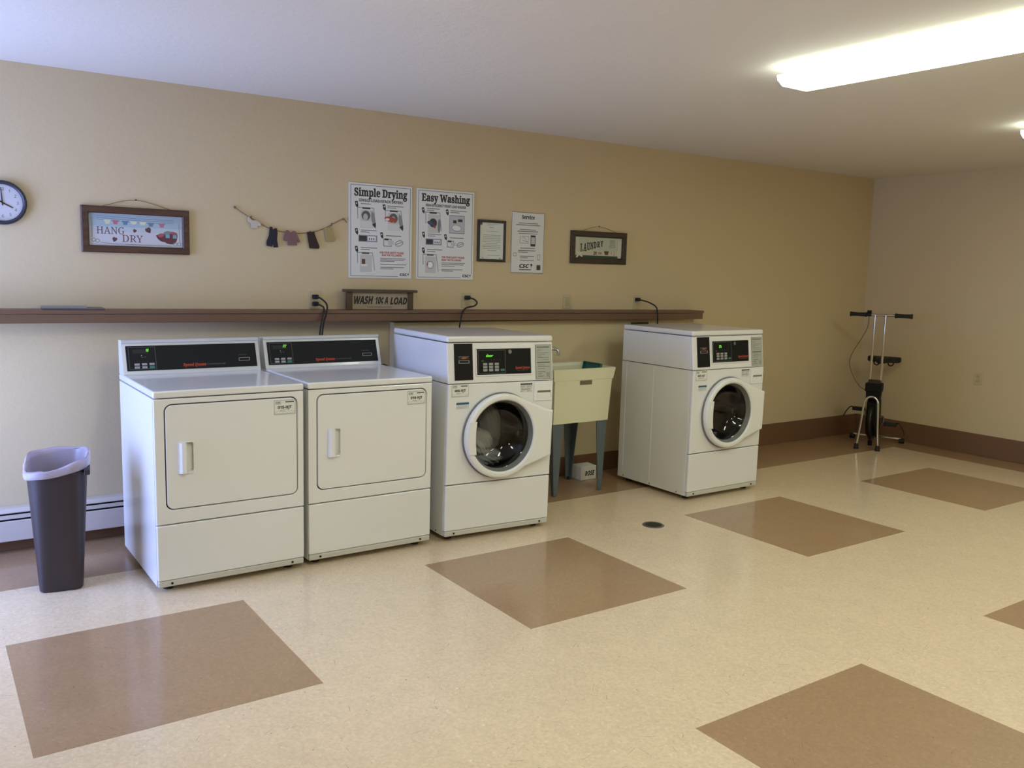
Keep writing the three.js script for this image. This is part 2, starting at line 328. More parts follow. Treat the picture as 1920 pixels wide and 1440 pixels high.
const posterWash = poster('Easy Washing', 'HIGH-EFFICIENCY FRONT LOAD WASHER', (x, w, h) => {
  marker(x, 84, 246); lines(x, 130, 216, 170, 2, 20, 8, '#6a686c'); machineArt(x, 118, 262, 210, 236, 'wash');
  marker(x, 402, 250); lines(x, 446, 224, 220, 2, 20, 8, '#6a686c');
  x.strokeStyle = '#7d82a0'; x.lineWidth = 10; x.strokeRect(438, 284, 196, 200); x.fillStyle = '#b9bac0'; x.fillRect(446, 292, 180, 184); x.fillStyle = '#34343a'; x.fillRect(482, 336, 46, 34); x.fillRect(548, 322, 62, 30); x.fillStyle = '#e0e0e2'; x.beginPath(); x.ellipse(530, 424, 62, 34, 0.1, 0, 7); x.fill(); x.strokeStyle = '#77777c'; x.lineWidth = 5; x.stroke();
  marker(x, 92, 520); lines(x, 146, 506, 180, 2, 20, 8, '#6a686c'); panelArt(x, 118, 560, 214, 72);
  marker(x, 384, 536); lines(x, 440, 536, 190, 1, 0, 9, '#5a585c'); cardArt(x, 408, 578, 232, 70);
  marker(x, 92, 700); lines(x, 140, 682, 200, 2, 20, 8, '#6a686c'); machineArt(x, 90, 742, 200, 216, 'door');
  fit(x, 'FOR YOUR SAFETY PLEASE', 490, 768, 310, 'sans-serif', '#a64840', 30); fit(x, 'READ THE FOLLOWING', 468, 800, 268, 'sans-serif', '#a64840', 28);
  lines(x, 334, 830, 320, 3, 18, 8, '#77757a'); lines(x, 334, 906, 290, 2, 16, 8, '#77757a');
});
const service = print(canvas(512, 768, (x, w, h) => {
  x.fillStyle = '#d9d9d8'; x.fillRect(0, 0, w, h); x.strokeStyle = '#4e4e50'; x.lineWidth = 5; x.strokeRect(4, 4, w - 8, h - 8);
  fit(x, 'Service', w / 2, 60, 200, 'serif', '#26262a', 64);
  lines(x, 110, 132, 300, 1, 0, 9, '#6b6b6c'); lines(x, 72, 154, 370, 1, 0, 9, '#5b5b5c'); lines(x, 130, 212, 250, 1, 0, 9, '#77777a'); lines(x, 96, 234, 320, 1, 0, 10, '#666668'); lines(x, 110, 262, 300, 1, 0, 8, '#77777a');
  x.strokeStyle = '#77777a'; x.lineWidth = 5; x.strokeRect(136, 300, 130, 88); x.beginPath(); x.moveTo(150, 330); x.lineTo(200, 310); x.lineTo(250, 372); x.lineTo(170, 352); x.stroke();
  x.fillStyle = '#232326'; x.fillRect(300, 284, 76, 140); x.fillStyle = '#b9bfc4'; x.fillRect(308, 308, 60, 88);
  lines(x, 140, 446, 230, 1, 0, 9, '#77777a'); lines(x, 110, 476, 270, 2, 22, 9, '#666668'); lines(x, 140, 548, 220, 2, 20, 9, '#77777a'); lines(x, 140, 600, 220, 1, 0, 9, '#77777a');
  x.strokeStyle = '#55555a'; x.lineWidth = 5; x.strokeRect(40, 514, 44, 40); x.strokeRect(414, 530, 40, 66);
  fit(x, 'CSC', 200, 676, 150, 'sans-serif', '#1b1b1e', 62, 'italic bold'); x.fillStyle = '#2a2a2d'; x.beginPath(); x.arc(322, 662, 16, 0, 7); x.fill(); x.fillRect(318, 668, 8, 34); lines(x, 130, 716, 190, 1, 0, 14, '#666668');
  x.fillStyle = '#55524c'; x.fillRect(404, 660, 64, 66); x.fillStyle = '#2b2926'; x.beginPath(); x.ellipse(436, 694, 20, 28, 0, 0, 7); x.fill();
}), 0.45);
const notice = print(canvas(384, 512, (x, w, h) => {
  x.fillStyle = '#d3d6cf'; x.fillRect(0, 0, w, h); x.fillStyle = '#4a4440'; x.fillRect(0, 0, 44, 40); lines(x, 120, 22, 200, 2, 16, 5, '#a4a49c'); lines(x, 150, 66, 80, 1, 0, 8, '#8b8b84'); lines(x, 110, 122, 190, 1, 0, 6, '#9a9a92');
  for (let i = 0; i < 9; i++) lines(x, 56 + (i === 5 ? 40 : 0), 172 + i * 23, i === 5 ? 190 : 280, 1, 0, 7, '#96968e'); lines(x, 130, 384, 150, 1, 0, 6, '#9a9a92'); lines(x, 130, 452, 200, 1, 0, 7, '#9a9a92'); x.fillStyle = '#3e3a34'; x.fillRect(54, 486, 12, 12); x.fillRect(322, 486, 16, 14);
}), 0.35);

// wall posters
function board(name, label, cat, x0, x1, y0, y1, t, faceMat, edgeMat = M.paper, z = 0.0012) {
  const g = thing(name, label, cat, [(x0 + x1) / 2, y0, z]);
  part('board', bx(-(x1 - x0) / 2, (x1 - x0) / 2, 0, y1 - y0, 0, t), edgeMat, g);
  part('printed_face', plate(x1 - x0, y1 - y0), faceMat, g, [0, (y1 - y0) / 2, t + 0.0006]); return g;
}
board('instruction_poster', 'white drying instruction poster headed Simple Drying on the back wall', 'poster', 1.157, 1.583, 1.409, 1.979, 0.004, posterDry);
board('instruction_poster', 'white washing instruction poster headed Easy Washing on the back wall', 'poster', 1.618, 2.043, 1.409, 1.977, 0.004, posterWash);
board('service_sign', 'narrow white sign headed Service with a phone picture', 'sign', 2.345, 2.622, 1.461, 1.874, 0.004, service);
function frameGeo(w, h, b, d, bev = 0.004) { const s = poly([[-w / 2, 0], [w / 2, 0], [w / 2, h], [-w / 2, h]]); s.holes.push(poly([[-w / 2 + b, b], [-w / 2 + b, h - b], [w / 2 - b, h - b], [w / 2 - b, b]])); return metres(ex(s, 0, d, bev, 1)); }
{
  const g = thing('framed_notice', 'black framed typed notice hanging between the posters and the service sign', 'frame', [2.184, 1.532, 0.0015]);
  part('frame', frameGeo(0.224, 0.275, 0.017, 0.016, 0.003), M.blackFrame, g);
  part('backing', bx(-0.1, 0.1, 0.012, 0.263, 0.001, 0.005), M.paper, g);
  part('printed_sheet', plate(0.194, 0.245), notice, g, [0, 0.1375, 0.0062]);
}
function hangSign(name, label, cx, y0, w, h, border, frameMat, art, peak, tilt, extra) {
  const g = thing(name, label, 'sign', [cx, y0, 0.0015]); g.rotation.z = tilt;
  part('frame', frameGeo(w, h, border, 0.02, 0.005), frameMat, g);
  part('backing', bx(-w / 2 + border * 0.7, w / 2 - border * 0.7, border * 0.7, h - border * 0.7, 0.001, 0.006), M.paper, g);
  part('printed_picture', plate(w - 2 * border + 0.004, h - 2 * border + 0.004), art, g, [0, h / 2, 0.0072]);
  part('hanging_wire', tube([[-w * 0.34, h - 0.006, 0.004], [-w * 0.12, h + peak * 0.82, 0.004], [0, h + peak, 0.004], [w * 0.12, h + peak * 0.8, 0.004], [w * 0.36, h - 0.006, 0.004]], 0.0014, 40, 6), M.twine, g);
  part('nail', rod([0, h + peak + 0.003, -0.001], [0, h + peak + 0.003, 0.01], 0.003), M.darkSteel, g);
  return g;
}
const artHang = print(canvas(1024, 400, (x, w, h) => {
  x.fillStyle = '#b5bcc0'; x.fillRect(0, 0, w, h);
  const grad = [[0, '#94a6b4'], [70, '#9fb0ba'], [150, '#b4bcc0'], [210, '#c3bfc4']]; for (const [y, c] of grad) { x.fillStyle = c; x.fillRect(14, y + 12, w - 28, h - y - 24); }
  x.strokeStyle = '#5f6f7c'; x.lineWidth = 4; for (let i = 0; i < 3; i++) { x.beginPath(); x.moveTo(90, 34 + 22 * i); x.quadraticCurveTo(500, 60 + 26 * i, 930, 54 + 20 * i); x.stroke(); }
  const shirts = [[200, '#c7ccae', 0], [285, '#b06a72', 0], [390, '#5f7d9a', 0], [480, '#cfcfb4', 1], [580, '#d2d0ac', 1], [670, '#6a7f92', 0], [790, '#b06d80', 0]];
  for (const [sx, c, k] of shirts) { const sy = 70 + sx * 0.03; x.fillStyle = c; x.fillRect(sx - 22, sy + 6, 44, k ? 34 : 48); x.beginPath(); x.moveTo(sx - 40, sy + 4); x.lineTo(sx + 40, sy + 4); x.lineTo(sx + 26, sy + 30); x.lineTo(sx - 26, sy + 30); x.fill(); }
  fit(x, 'HANG', 230, 210, 300, 'serif', '#5b3a42', 118, ''); fit(x, 'DRY', 462, 302, 230, 'serif', '#5b3a42', 118, '');
  x.fillStyle = '#56343c'; for (const [hx, hy, s, r] of [[490, 204, 24, 0.3], [640, 190, 40, -0.5], [272, 318, 32, 0.3]]) { x.save(); x.translate(hx, hy); x.rotate(r); x.beginPath(); x.moveTo(0, s); x.quadraticCurveTo(-s * 1.3, -s * 0.2, -s * 0.5, -s * 0.8); x.quadraticCurveTo(0, -s, 0, -s * 0.4); x.quadraticCurveTo(0, -s, s * 0.5, -s * 0.8); x.quadraticCurveTo(s * 1.3, -s * 0.2, 0, s); x.fill(); x.restore(); }
  x.fillStyle = '#5e2f34'; x.beginPath(); x.moveTo(722, 250); x.quadraticCurveTo(800, 200, 960, 225); x.lineTo(966, 240); x.quadraticCurveTo(960, 330, 920, 352); x.quadraticCurveTo(850, 360, 822, 330); x.quadraticCurveTo(752, 330, 722, 250); x.fill();
  x.fillStyle = '#a0505a'; x.beginPath(); x.ellipse(778, 246, 36, 24, -0.3, 0, 7); x.fill(); x.beginPath(); x.ellipse(920, 214, 46, 18, 0.2, 0, 7); x.fill(); x.fillStyle = '#7a8078'; x.beginPath(); x.ellipse(850, 212, 44, 22, -0.2, 0, 7); x.fill(); x.fillStyle = '#6f9cae'; x.fillRect(830, 232, 46, 44); x.fillRect(912, 236, 44, 44);
  x.strokeStyle = '#7b8271'; x.lineWidth = 7; for (const [cx, cy] of [[52, 330], [92, 340], [936, 352], [980, 350]]) { x.beginPath(); x.arc(cx, cy, 20, 0, 7); x.stroke(); } for (const [a, b, c, d] of [[40, 60, 36, 300], [984, 90, 990, 320], [120, 356, 240, 372], [240, 372, 900, 376]]) { x.beginPath(); x.moveTo(a, b); x.lineTo(c, d); x.stroke(); }
}), 0.55);
hangSign('hang_dry_sign', 'brown framed picture reading HANG DRY with laundry basket and hearts', -0.044, 1.517, 0.532, 0.236, 0.036, M.frameBrown, artHang, 0.038, 0.0);
const artLaundry = print(canvas(768, 320, (x, w, h) => {
  x.fillStyle = '#39402f'; x.fillRect(0, 0, w, h); x.fillStyle = '#b4b7a6'; x.fillRect(12, 10, w - 24, h - 52); x.fillStyle = '#c3bda6'; x.fillRect(70, 200, w - 140, 70); x.fillStyle = '#23433a'; x.fillRect(120, h - 38, w - 220, 26); x.fillStyle = '#c2c3b2'; x.fillRect(16, 12, 50, 200); x.fillRect(w - 72, 40, 56, 266);
  const str = 'LAUNDRY'; x.textAlign = 'center'; x.textBaseline = 'alphabetic';
  for (let i = 0; i < 7; i++) { x.save(); x.translate(112 + i * 53, 226 - i * 15); x.scale(0.6 + 0.0 * i, 1.55 - i * 0.09); x.font = 'bold 104px serif'; x.fillStyle = x.strokeStyle = '#2b2b24'; x.lineWidth = 7; x.fillText(str[i], 0, 0); x.strokeText(str[i], 0, 0); x.restore(); }
  fit(x, '2\u00a2', 328, 240, 56, 'serif', '#45402f', 66); x.fillStyle = '#8f8a74'; x.fillRect(376, 222, 60, 34); x.fillStyle = '#5a3f26'; x.beginPath(); x.moveTo(470, 204); x.lineTo(552, 204); x.lineTo(536, 262); x.lineTo(486, 262); x.fill(); x.strokeStyle = '#6c6a54'; x.lineWidth = 6; x.strokeRect(566, 44, 70, 84); x.strokeRect(556, 128, 90, 20); for (let i = 0; i < 4; i++) { x.beginPath(); x.moveTo(574, 60 + i * 18); x.lineTo(628, 60 + i * 18); x.stroke(); } x.beginPath(); x.moveTo(636, 200); x.lineTo(636, 276); x.stroke(); x.beginPath(); x.moveTo(586, 206); x.lineTo(600, 250); x.stroke();
  x.fillStyle = '#cdcbb8'; for (const r of [0.6, 2.2, -0.5, -2.4]) { x.save(); x.translate(72, 258); x.rotate(r); x.beginPath(); x.ellipse(34, 0, 36, 15, 0, 0, 7); x.fill(); x.restore(); }
}), 0.55);
hangSign('laundry_sign', 'dark wood framed sign reading LAUNDRY with small washboard picture', 3.12, 1.541, 0.528, 0.232, 0.04, M.frameOlive, artLaundry, 0.034, 0.0);
// wooden sign standing on the ledge
{
  const y = SH(1.34) + 0.001, g = thing('wooden_sign', 'small wooden sign reading WASH 10 cents A LOAD standing on the ledge', 'sign', [1.342, y + 0.0006, 0.045]); g.rotation.z = -0.0058;
  const art = print(canvas(768, 200, (x, w, h) => {
    x.fillStyle = '#a3957d'; x.fillRect(0, 0, w, h); for (let i = 0; i < 60; i++) { x.fillStyle = i % 2 ? '#9a8b72' : '#ab9e88'; x.fillRect(rnd() * w, rnd() * h, 60 + rnd() * 160, 3); }
    fit(x, 'WASH', 146, 88, 262, 'sans-serif', '#2b2521', 128, 'bold italic'); fit(x, '10\u00a2 A', 398, 92, 180, 'sans-serif', '#2b2521', 116, 'bold italic'); fit(x, 'LOAD', 634, 96, 240, 'sans-serif', '#2b2521', 118, 'bold italic');
    x.strokeStyle = '#5c5142'; x.lineWidth = 7; for (let i = 0; i < 12; i++) { const a = 210 + i * 28; x.beginPath(); x.moveTo(a, 168); x.quadraticCurveTo(a + 8, 186, a + 20, 170); x.stroke(); }
  }), 0.7);
  part('panel', bx(-0.19, 0.19, 0, 0.1, 0.004, 0.014), M.signWood, g);
  part('printed_face', plate(0.378, 0.098), art, g, [0, 0.05, 0.0147]);
  part('post', rb(-0.224, -0.19, 0, 0.104, 0, 0.03, 0.003), M.signWood, g); part('post', rb(0.19, 0.222, 0, 0.104, 0, 0.03, 0.003), M.signWood, g);
  part('top_board', rb(-0.243, 0.243, 0.1045, 0.121, -0.01, 0.046, 0.003), M.signWood, g);
}
// thin things lying on the ledge, left
{
  const y = SH(-0.38), g = thing('folder', 'thin dark folder lying flat on the left of the ledge', 'folder', [-0.37, y + 0.0012, 0.075], -0.06);
  part('cover', rb(-0.14, 0.14, 0, 0.007, -0.06, 0.07, 0.002), mat(C(92, 80, 78), 0.5), g);
  const p = thing('magazine', 'pale magazine on top of the dark folder on the ledge', 'magazine', [-0.41, y + 0.0086, 0.074], -0.1);
  part('pages', rb(-0.1, 0.1, 0, 0.006, -0.055, 0.058, 0.001), mat(C(150, 146, 142), 0.7), p);
  part('cover', rb(-0.101, 0.101, 0.0062, 0.0076, -0.056, 0.06, 0.0006), mat(C(128, 132, 126), 0.35), p);
}
// wall clock
{
  const g = thing('wall_clock', 'round black rimmed wall clock at the left edge', 'clock', [-0.6525, 1.742, 0.0015]);
  const R = 0.106, pr = [[0, 0], [R - 0.006, 0], [R, 0.006], [R - 0.001, 0.022], [R - 0.008, 0.029], [R - 0.016, 0.026], [R - 0.0195, 0.016], [R - 0.0195, 0.012]];
  part('rim', new THREE.LatheGeometry(pr.map(p => new THREE.Vector2(...p)), 64).rotateX(Math.PI / 2), mat(C(44, 46, 60), 0.35), g);
  const face = print(canvas(512, 512, (x, w) => {
    x.fillStyle = '#d2d3dc'; x.fillRect(0, 0, w, w); x.textAlign = 'center'; x.textBaseline = 'middle'; x.fillStyle = '#2b2c34'; x.font = '58px sans-serif';
    for (let i = 1; i <= 12; i++) { const a = i * Math.PI / 6; x.fillText(String(i), 256 + 192 * Math.sin(a), 256 - 192 * Math.cos(a)); }
    for (let i = 0; i < 60; i++) { const a = i * Math.PI / 30; x.fillRect(254 + 238 * Math.sin(a), 254 - 238 * Math.cos(a), 4, 4); }
  }), 0.5);
  part('dial', new THREE.CircleGeometry(R - 0.019, 64), face, g, [0, 0, 0.0125]);
  const hand = (l, w, a, z) => { const m = ex(poly([[-w, -0.014], [w, -0.014], [w * 0.6, l], [-w * 0.6, l]]), z, z + 0.001); m.rotateZ(-a); return m; };
  part('minute_hand', hand(0.072, 0.0028, -0.06, 0.0165), M.blackMatte, g); part('hour_hand', hand(0.05, 0.0034, 2 * Math.PI * 3.95 / 12, 0.0145), M.blackMatte, g);
  part('glass', new THREE.CylinderGeometry(R - 0.018, R - 0.018, 0.0015, 48).rotateX(Math.PI / 2), M.glass, g, [0, 0, 0.0215]);
}
// clothesline garland
{
  const g = thing('clothesline_garland', 'twine garland with tiny wooden clothes strung on the back wall', 'garland', [0.8, 1.66, 0.0015]);
  const P = [[0.472, 1.788], [0.53, 1.752], [0.594, 1.718], [0.661, 1.684], [0.73, 1.668], [0.802, 1.661], [0.88, 1.664], [0.95, 1.678], [1.02, 1.706], [1.07, 1.734], [1.12, 1.757], [1.145, 1.738]].map(([x, y]) => [x - 0.8, y - 1.66, 0.006]);
  part('twine', tube(P, 0.0022, 90, 6), M.twine, g);
  for (const i of [0, 10]) part('knot', new THREE.SphereGeometry(0.0065, 10, 8), M.twine, g, P[i]);
  const cloth = (name, pts, c) => part(name, ex(poly(pts.map(([x, y]) => [x - 0.8, y - 1.66])), 0.0085, 0.014, 0.0015, 1), mat(c, 0.85), g);
  cloth('white_shirt', [[0.548, 1.742], [0.565, 1.722], [0.59, 1.722], [0.604, 1.716], [0.62, 1.7], [0.612, 1.688], [0.598, 1.692], [0.596, 1.676], [0.562, 1.678], [0.56, 1.704], [0.547, 1.71], [0.541, 1.724]], C(196, 184, 172));
  cloth('overalls', [[0.668, 1.689], [0.683, 1.689], [0.687, 1.672], [0.692, 1.672], [0.695, 1.683], [0.71, 1.683], [0.713, 1.655], [0.71, 1.62], [0.717, 1.576], [0.69, 1.574], [0.685, 1.594], [0.68, 1.577], [0.648, 1.583], [0.648, 1.605], [0.662, 1.64]], C(42, 36, 46));
  cloth('sweater', [[0.762, 1.673], [0.78, 1.674], [0.79, 1.66], [0.806, 1.672], [0.822, 1.67], [0.836, 1.64], [0.849, 1.612], [0.836, 1.606], [0.828, 1.618], [0.829, 1.591], [0.773, 1.59], [0.772, 1.617], [0.764, 1.612], [0.746, 1.618], [0.753, 1.65]], C(124, 92, 92));
  cloth('trousers', [[0.89, 1.671], [0.935, 1.675], [0.942, 1.65], [0.968, 1.587], [0.962, 1.576], [0.905, 1.577], [0.894, 1.64]], C(52, 38, 28));
  cloth('sack', [[0.997, 1.702], [1.018, 1.704], [1.05, 1.698], [1.068, 1.63], [1.052, 1.62], [1.012, 1.621], [1.004, 1.66]], C(166, 146, 98));
  for (const [x, y] of [[0.563, 1.736], [0.675, 1.681], [0.772, 1.667], [0.91, 1.668], [1.045, 1.721]]) part('peg', rb(x - 0.803, x - 0.797, y - 1.668, y - 1.65, 0.005, 0.013, 0.001), M.twine, g);
}

// ---------------------------------------------------------------- outlets and cords
function outlet(label, x, y, z, turn, double = true) {
  const g = thing('wall_outlet', label, 'outlet', [x, y, z], turn, 'ivory wall outlets');
  part('cover_plate', rb(-0.036, 0.036, 0, 0.1, 0, 0.005, 0.003), M.ivory, g);
  for (const yy of [0.03, 0.07]) part('socket', ex(rrect(-0.016, 0.016, yy - 0.013, yy + 0.013, 0.009), 0.005, 0.0068, 0.0006), mat(C(176, 162, 126), 0.4), g);
  return g;
}
outlet('ivory wall outlet with two black plugs above the second dryer', 0.94, 1.224, 0.0012, 0);
outlet('ivory wall outlet with black plug above the first washer', 2.0, 1.222, 0.0012, 0);
{
  const g = thing('wall_outlet', 'ivory switch plate without a plug on wall above the sink', 'outlet', [2.849, 1.216, 0.0012], 0, 'ivory wall outlets');
  part('cover_plate', rb(-0.036, 0.036, 0, 0.1, 0, 0.005, 0.003), M.ivory, g); part('rocker', rb(-0.016, 0.016, 0.017, 0.083, 0.005, 0.008, 0.0015), mat(C(176, 162, 126), 0.4), g);
}
outlet('ivory wall outlet with black plug above the second washer', 3.528, 1.212, 0.0012, 0);
outlet('ivory wall outlet low on the right wall beyond the exercise bike', XR - 0.0012, 0.609, 1.134, -Math.PI / 2);
function cord(label, plug, pts) {
  const g = thing('power_cord', label, 'cord', plug);
  const L = pts.map(p => [p[0] - plug[0], p[1] - plug[1], p[2] - plug[2]]);
  part('plug', rb(-0.016, 0.016, -0.013, 0.013, 0, 0.034, 0.006), M.rubber, g);
  part('cable', tube([[0, 0, 0.03], ...L], 0.0052, 80, 8), M.rubber, g);
}
cord('black power cord from the upper socket hanging behind the second dryer', [0.936, 1.293, 0.0078], [[0.948, 1.288, 0.066], [0.965, 1.262, 0.11], [0.958, 1.236, 0.15], [0.945, 1.2, 0.168], [0.91, 1.12, 0.2], [0.89, 0.9, 0.21], [0.86, 0.3, 0.2], [0.84, 0.06, 0.2]]);
cord('black power cord from the lower socket hanging behind the second dryer', [0.936, 1.252, 0.0078], [[0.946, 1.246, 0.07], [0.945, 1.238, 0.12], [0.934, 1.224, 0.158], [0.922, 1.19, 0.17], [0.885, 1.1, 0.22], [0.872, 0.9, 0.22], [0.83, 0.3, 0.22], [0.8, 0.06, 0.22]]);
cord('black power cord curling over the ledge behind the first washer', [1.994, 1.292, 0.0078], [[2.02, 1.284, 0.06], [2.028, 1.262, 0.09], [1.985, 1.242, 0.125], [1.91, 1.232, 0.152], [1.87, 1.2, 0.168], [1.81, 1.12, 0.235], [1.79, 0.9, 0.24], [1.8, 0.3, 0.24], [1.8, 0.06, 0.24]]);
cord('black power cord arching over the ledge behind the second washer', [3.512, 1.283, 0.0078], [[3.535, 1.277, 0.05], [3.57, 1.262, 0.09], [3.592, 1.234, 0.14], [3.582, 1.195, 0.17], [3.52, 1.11, 0.24], [3.51, 0.9, 0.24], [3.5, 0.3, 0.24], [3.5, 0.06, 0.24]]);
{ // water valve box in the lower wall behind the second washer
  const g = thing('valve_box', 'dark flat valve box on wall behind the second washer top', 'valve box', [3.505, 1.03, BO + 0.001]);
  part('box', rb(-0.085, 0.085, 0, 0.082, 0, 0.012, 0.003), mat(C(58, 50, 34), 0.6), g); part('valve', rod([-0.04, 0.03, 0.012], [-0.04, 0.03, 0.04], 0.012), M.steel, g); part('valve', rod([0.04, 0.03, 0.012], [0.04, 0.03, 0.04], 0.012), M.steel, g);
}

// ---------------------------------------------------------------- dryers
const DW = 0.686, DD = 0.711;
function digitsAt(parent, text, h, pos, rot) { part('display_digits', sevenSegment(text, h), M.green, parent, pos, rot); }
function dryer(label, pos, turn, id, digits) {
  const g = thing('dryer', label, 'dryer', pos, turn, 'white coin laundry dryers');
  const body = part('cabinet', bx(0.002, DW - 0.002, 0.03, 0.882, -DD, -0.022), M.enamelSide, g);
  part('top_panel', rb(0, DW, 0.886, 0.918, -DD, 0.002, 0.009, 3), M.enamel, g);
  // front panel with the door opening
  const fs = poly([[0.002, 0.317], [DW - 0.002, 0.317], [DW - 0.002, 0.882], [0.002, 0.882]]); fs.holes.push(rrect(0.045, 0.654, 0.380, 0.858, 0.034, THREE.Path));
  part('front_panel', ex(fs, -0.021, 0, 0.004, 2), M.enamel, g);
  part('door_gasket', bx(0.03, 0.67, 0.365, 0.872, -0.0215, -0.0165), M.gap, g);
  const dsh = rrect(0.0495, 0.6495, 0.3845, 0.8535, 0.031); dsh.holes.push(rrect(0.129, 0.1665, 0.549, 0.679, 0.01, THREE.Path));
  const door = part('door', ex(dsh, -0.016, 0.002, 0.004, 3), M.enamel, g);
  part('handle_pocket', bx(0.12, 0.176, 0.54, 0.688, -0.0158, -0.0135), M.plastic, door);
  // handle: raised grip with scooped pocket
  const grip = ex(poly([[0.128, 0.0025], [0.133, 0.016], [0.1325, 0.021], [0.128, 0.023], [0.113, 0.021], [0.106, 0.014], [0.102, 0.0025]]), -0.138, 0).rotateX(Math.PI / 2);   // shape y -> z, depth -> -y
  part('handle', grip, M.plastic, door, [0, 0.545, 0]);
  part('pocket_rim', ex((() => { const s = rrect(0.1, 0.169, 0.541, 0.687, 0.007); s.holes.push(rrect(0.104, 0.165, 0.5455, 0.6825, 0.006, THREE.Path)); return s; })(), 0.0022, 0.0075, 0.0015, 2), M.plastic, door);
  part('asset_tag', bx(-0.052, 0.052, -0.034, 0.034, 0, 0.0012), M.paper, door, [0.59, 0.8105, 0.0022]);
  part('printed_tag', plate(0.104, 0.068), assetTag(id), door, [0.59, 0.8105, 0.0039]);
  part('lower_panel', rb(0.002, DW - 0.002, 0.058, 0.312, -0.021, 0, 0.006, 3), M.enamel, g);
  part('kick_strip', rb(0.004, DW - 0.004, 0.028, 0.0565, -0.021, -0.001, 0.005), M.kick, g);
  for (const x of [0.062, DW - 0.062]) part('screw', new THREE.CylinderGeometry(0.0055, 0.0055, 0.003, 12).rotateX(Math.PI / 2), M.darkSteel, g, [x, 0.043, 0.0005]);
  for (const x of [0.06, DW - 0.06]) for (const z of [-0.07, -DD + 0.06]) part('foot', new THREE.CylinderGeometry(0.02, 0.022, 0.0294, 14), M.rubber, g, [x, 0.0153, z]);
  // console: extruded along x
  const prof = poly([[0.711, 0.9185], [0.711, 1.086], [0.652, 1.089], [0.641, 1.084], [0.642, 1.076], [0.6495, 1.071], [0.6485, 1.066], [0.6035, 0.925], [0.5995, 0.9185]].map(([z, y]) => [z, y]));
  const con = ex(prof, 0, DW - 0.004).rotateY(Math.PI / 2).translate(0.002, 0, 0);   // shape x -> -z
  const cons = part('console', con, mat(C(206, 206, 204), 0.3, { clearcoat: 0.3 }), g);
  const a = Math.atan2(0.6485 - 0.6035, 1.066 - 0.925), cy = 0.998, cz = -(0.6035 + (cy - 0.925) * (0.6485 - 0.6035) / (1.066 - 0.925));
  const pn = new THREE.Group(); pn.name = 'control_panel'; pn.position.set(DW / 2, cy, cz + 0.0005); pn.rotation.x = -a; g.add(pn);
  part('panel_glass', rb(-0.323, 0.323, -0.062, 0.064, 0, 0.003, 0.001), M.blackGloss, pn);
  part('panel_print', plate(0.64, 0.122), print(canvas(1280, 244, (x, w, h) => {
    x.fillStyle = '#19191b'; x.fillRect(0, 0, w, h); x.strokeStyle = '#6e6e6e'; x.lineWidth = 3; x.strokeRect(18, 10, 250, h - 22); x.fillStyle = '#2c2d2b'; x.fillRect(56, 32, 150, 42);
    fit(x, 'Speed Queen', 640, 206, 230, 'serif', '#b8452e', 40, 'italic bold'); fit(x, 'Commercial', 860, 206, 190, 'sans-serif', '#6a6a6c', 26, ''); x.fillStyle = '#4b4b4b'; x.fillRect(1096, 118, 90, 6); x.fillStyle = '#b9b9b9'; x.fillRect(132, 92, 8, 8); x.fillStyle = '#5d5d5d'; x.fillRect(132, 112, 20, 5); x.fillRect(164, 108, 14, 6);
  }), 0.5, { specularIntensity: 0.3 }), pn, [0, 0.001, 0.0034]);
  digitsAt(pn, digits, 0.013, [-0.235, 0.034, 0.0036]);
  for (let r = 0; r < 2; r++) for (let c = 0; c < 3; c++) part('button', rb(-0.288 + c * 0.035, -0.264 + c * 0.035, -0.036 - r * 0.0155, -0.025 - r * 0.0155, 0.0032, 0.005, 0.0006), r === 1 && c === 2 ? M.greenKey : M.greyKey, pn);
  part('card_slot', ex((() => { const s = rrect(0.228, 0.286, -0.031, -0.0135, 0.002); s.holes.push(rrect(0.231, 0.283, -0.0285, -0.016, 0.001, THREE.Path)); return s; })(), 0.0032, 0.006), M.greyFrame, pn);
  return g;
}
dryer('white dryer nearest the trash bin, tag reads 015-HJT', [-0.200, 0, 1.003], 0.007, '015-HJT', '18');
dryer('white dryer between other dryer and first washer, tag reads 016-HJT', [0.510, 0, 0.988], 0.002, '016-HJT', '22');
{ // black hose end lying behind the second dryer's right corner
  const g = thing('drain_hose', 'short black hose end beside the second dryer console', 'hose', [1.232, 0.7, 0.2]);
  part('hose', tube([[0, -0.69, -0.02], [0, -0.2, -0.02], [0, 0.12, 0], [0.014, 0.19, 0.06], [0.028, 0.2, 0.1], [0.05, 0.18, 0.11]], 0.008, 50, 8), M.rubber, g);
}

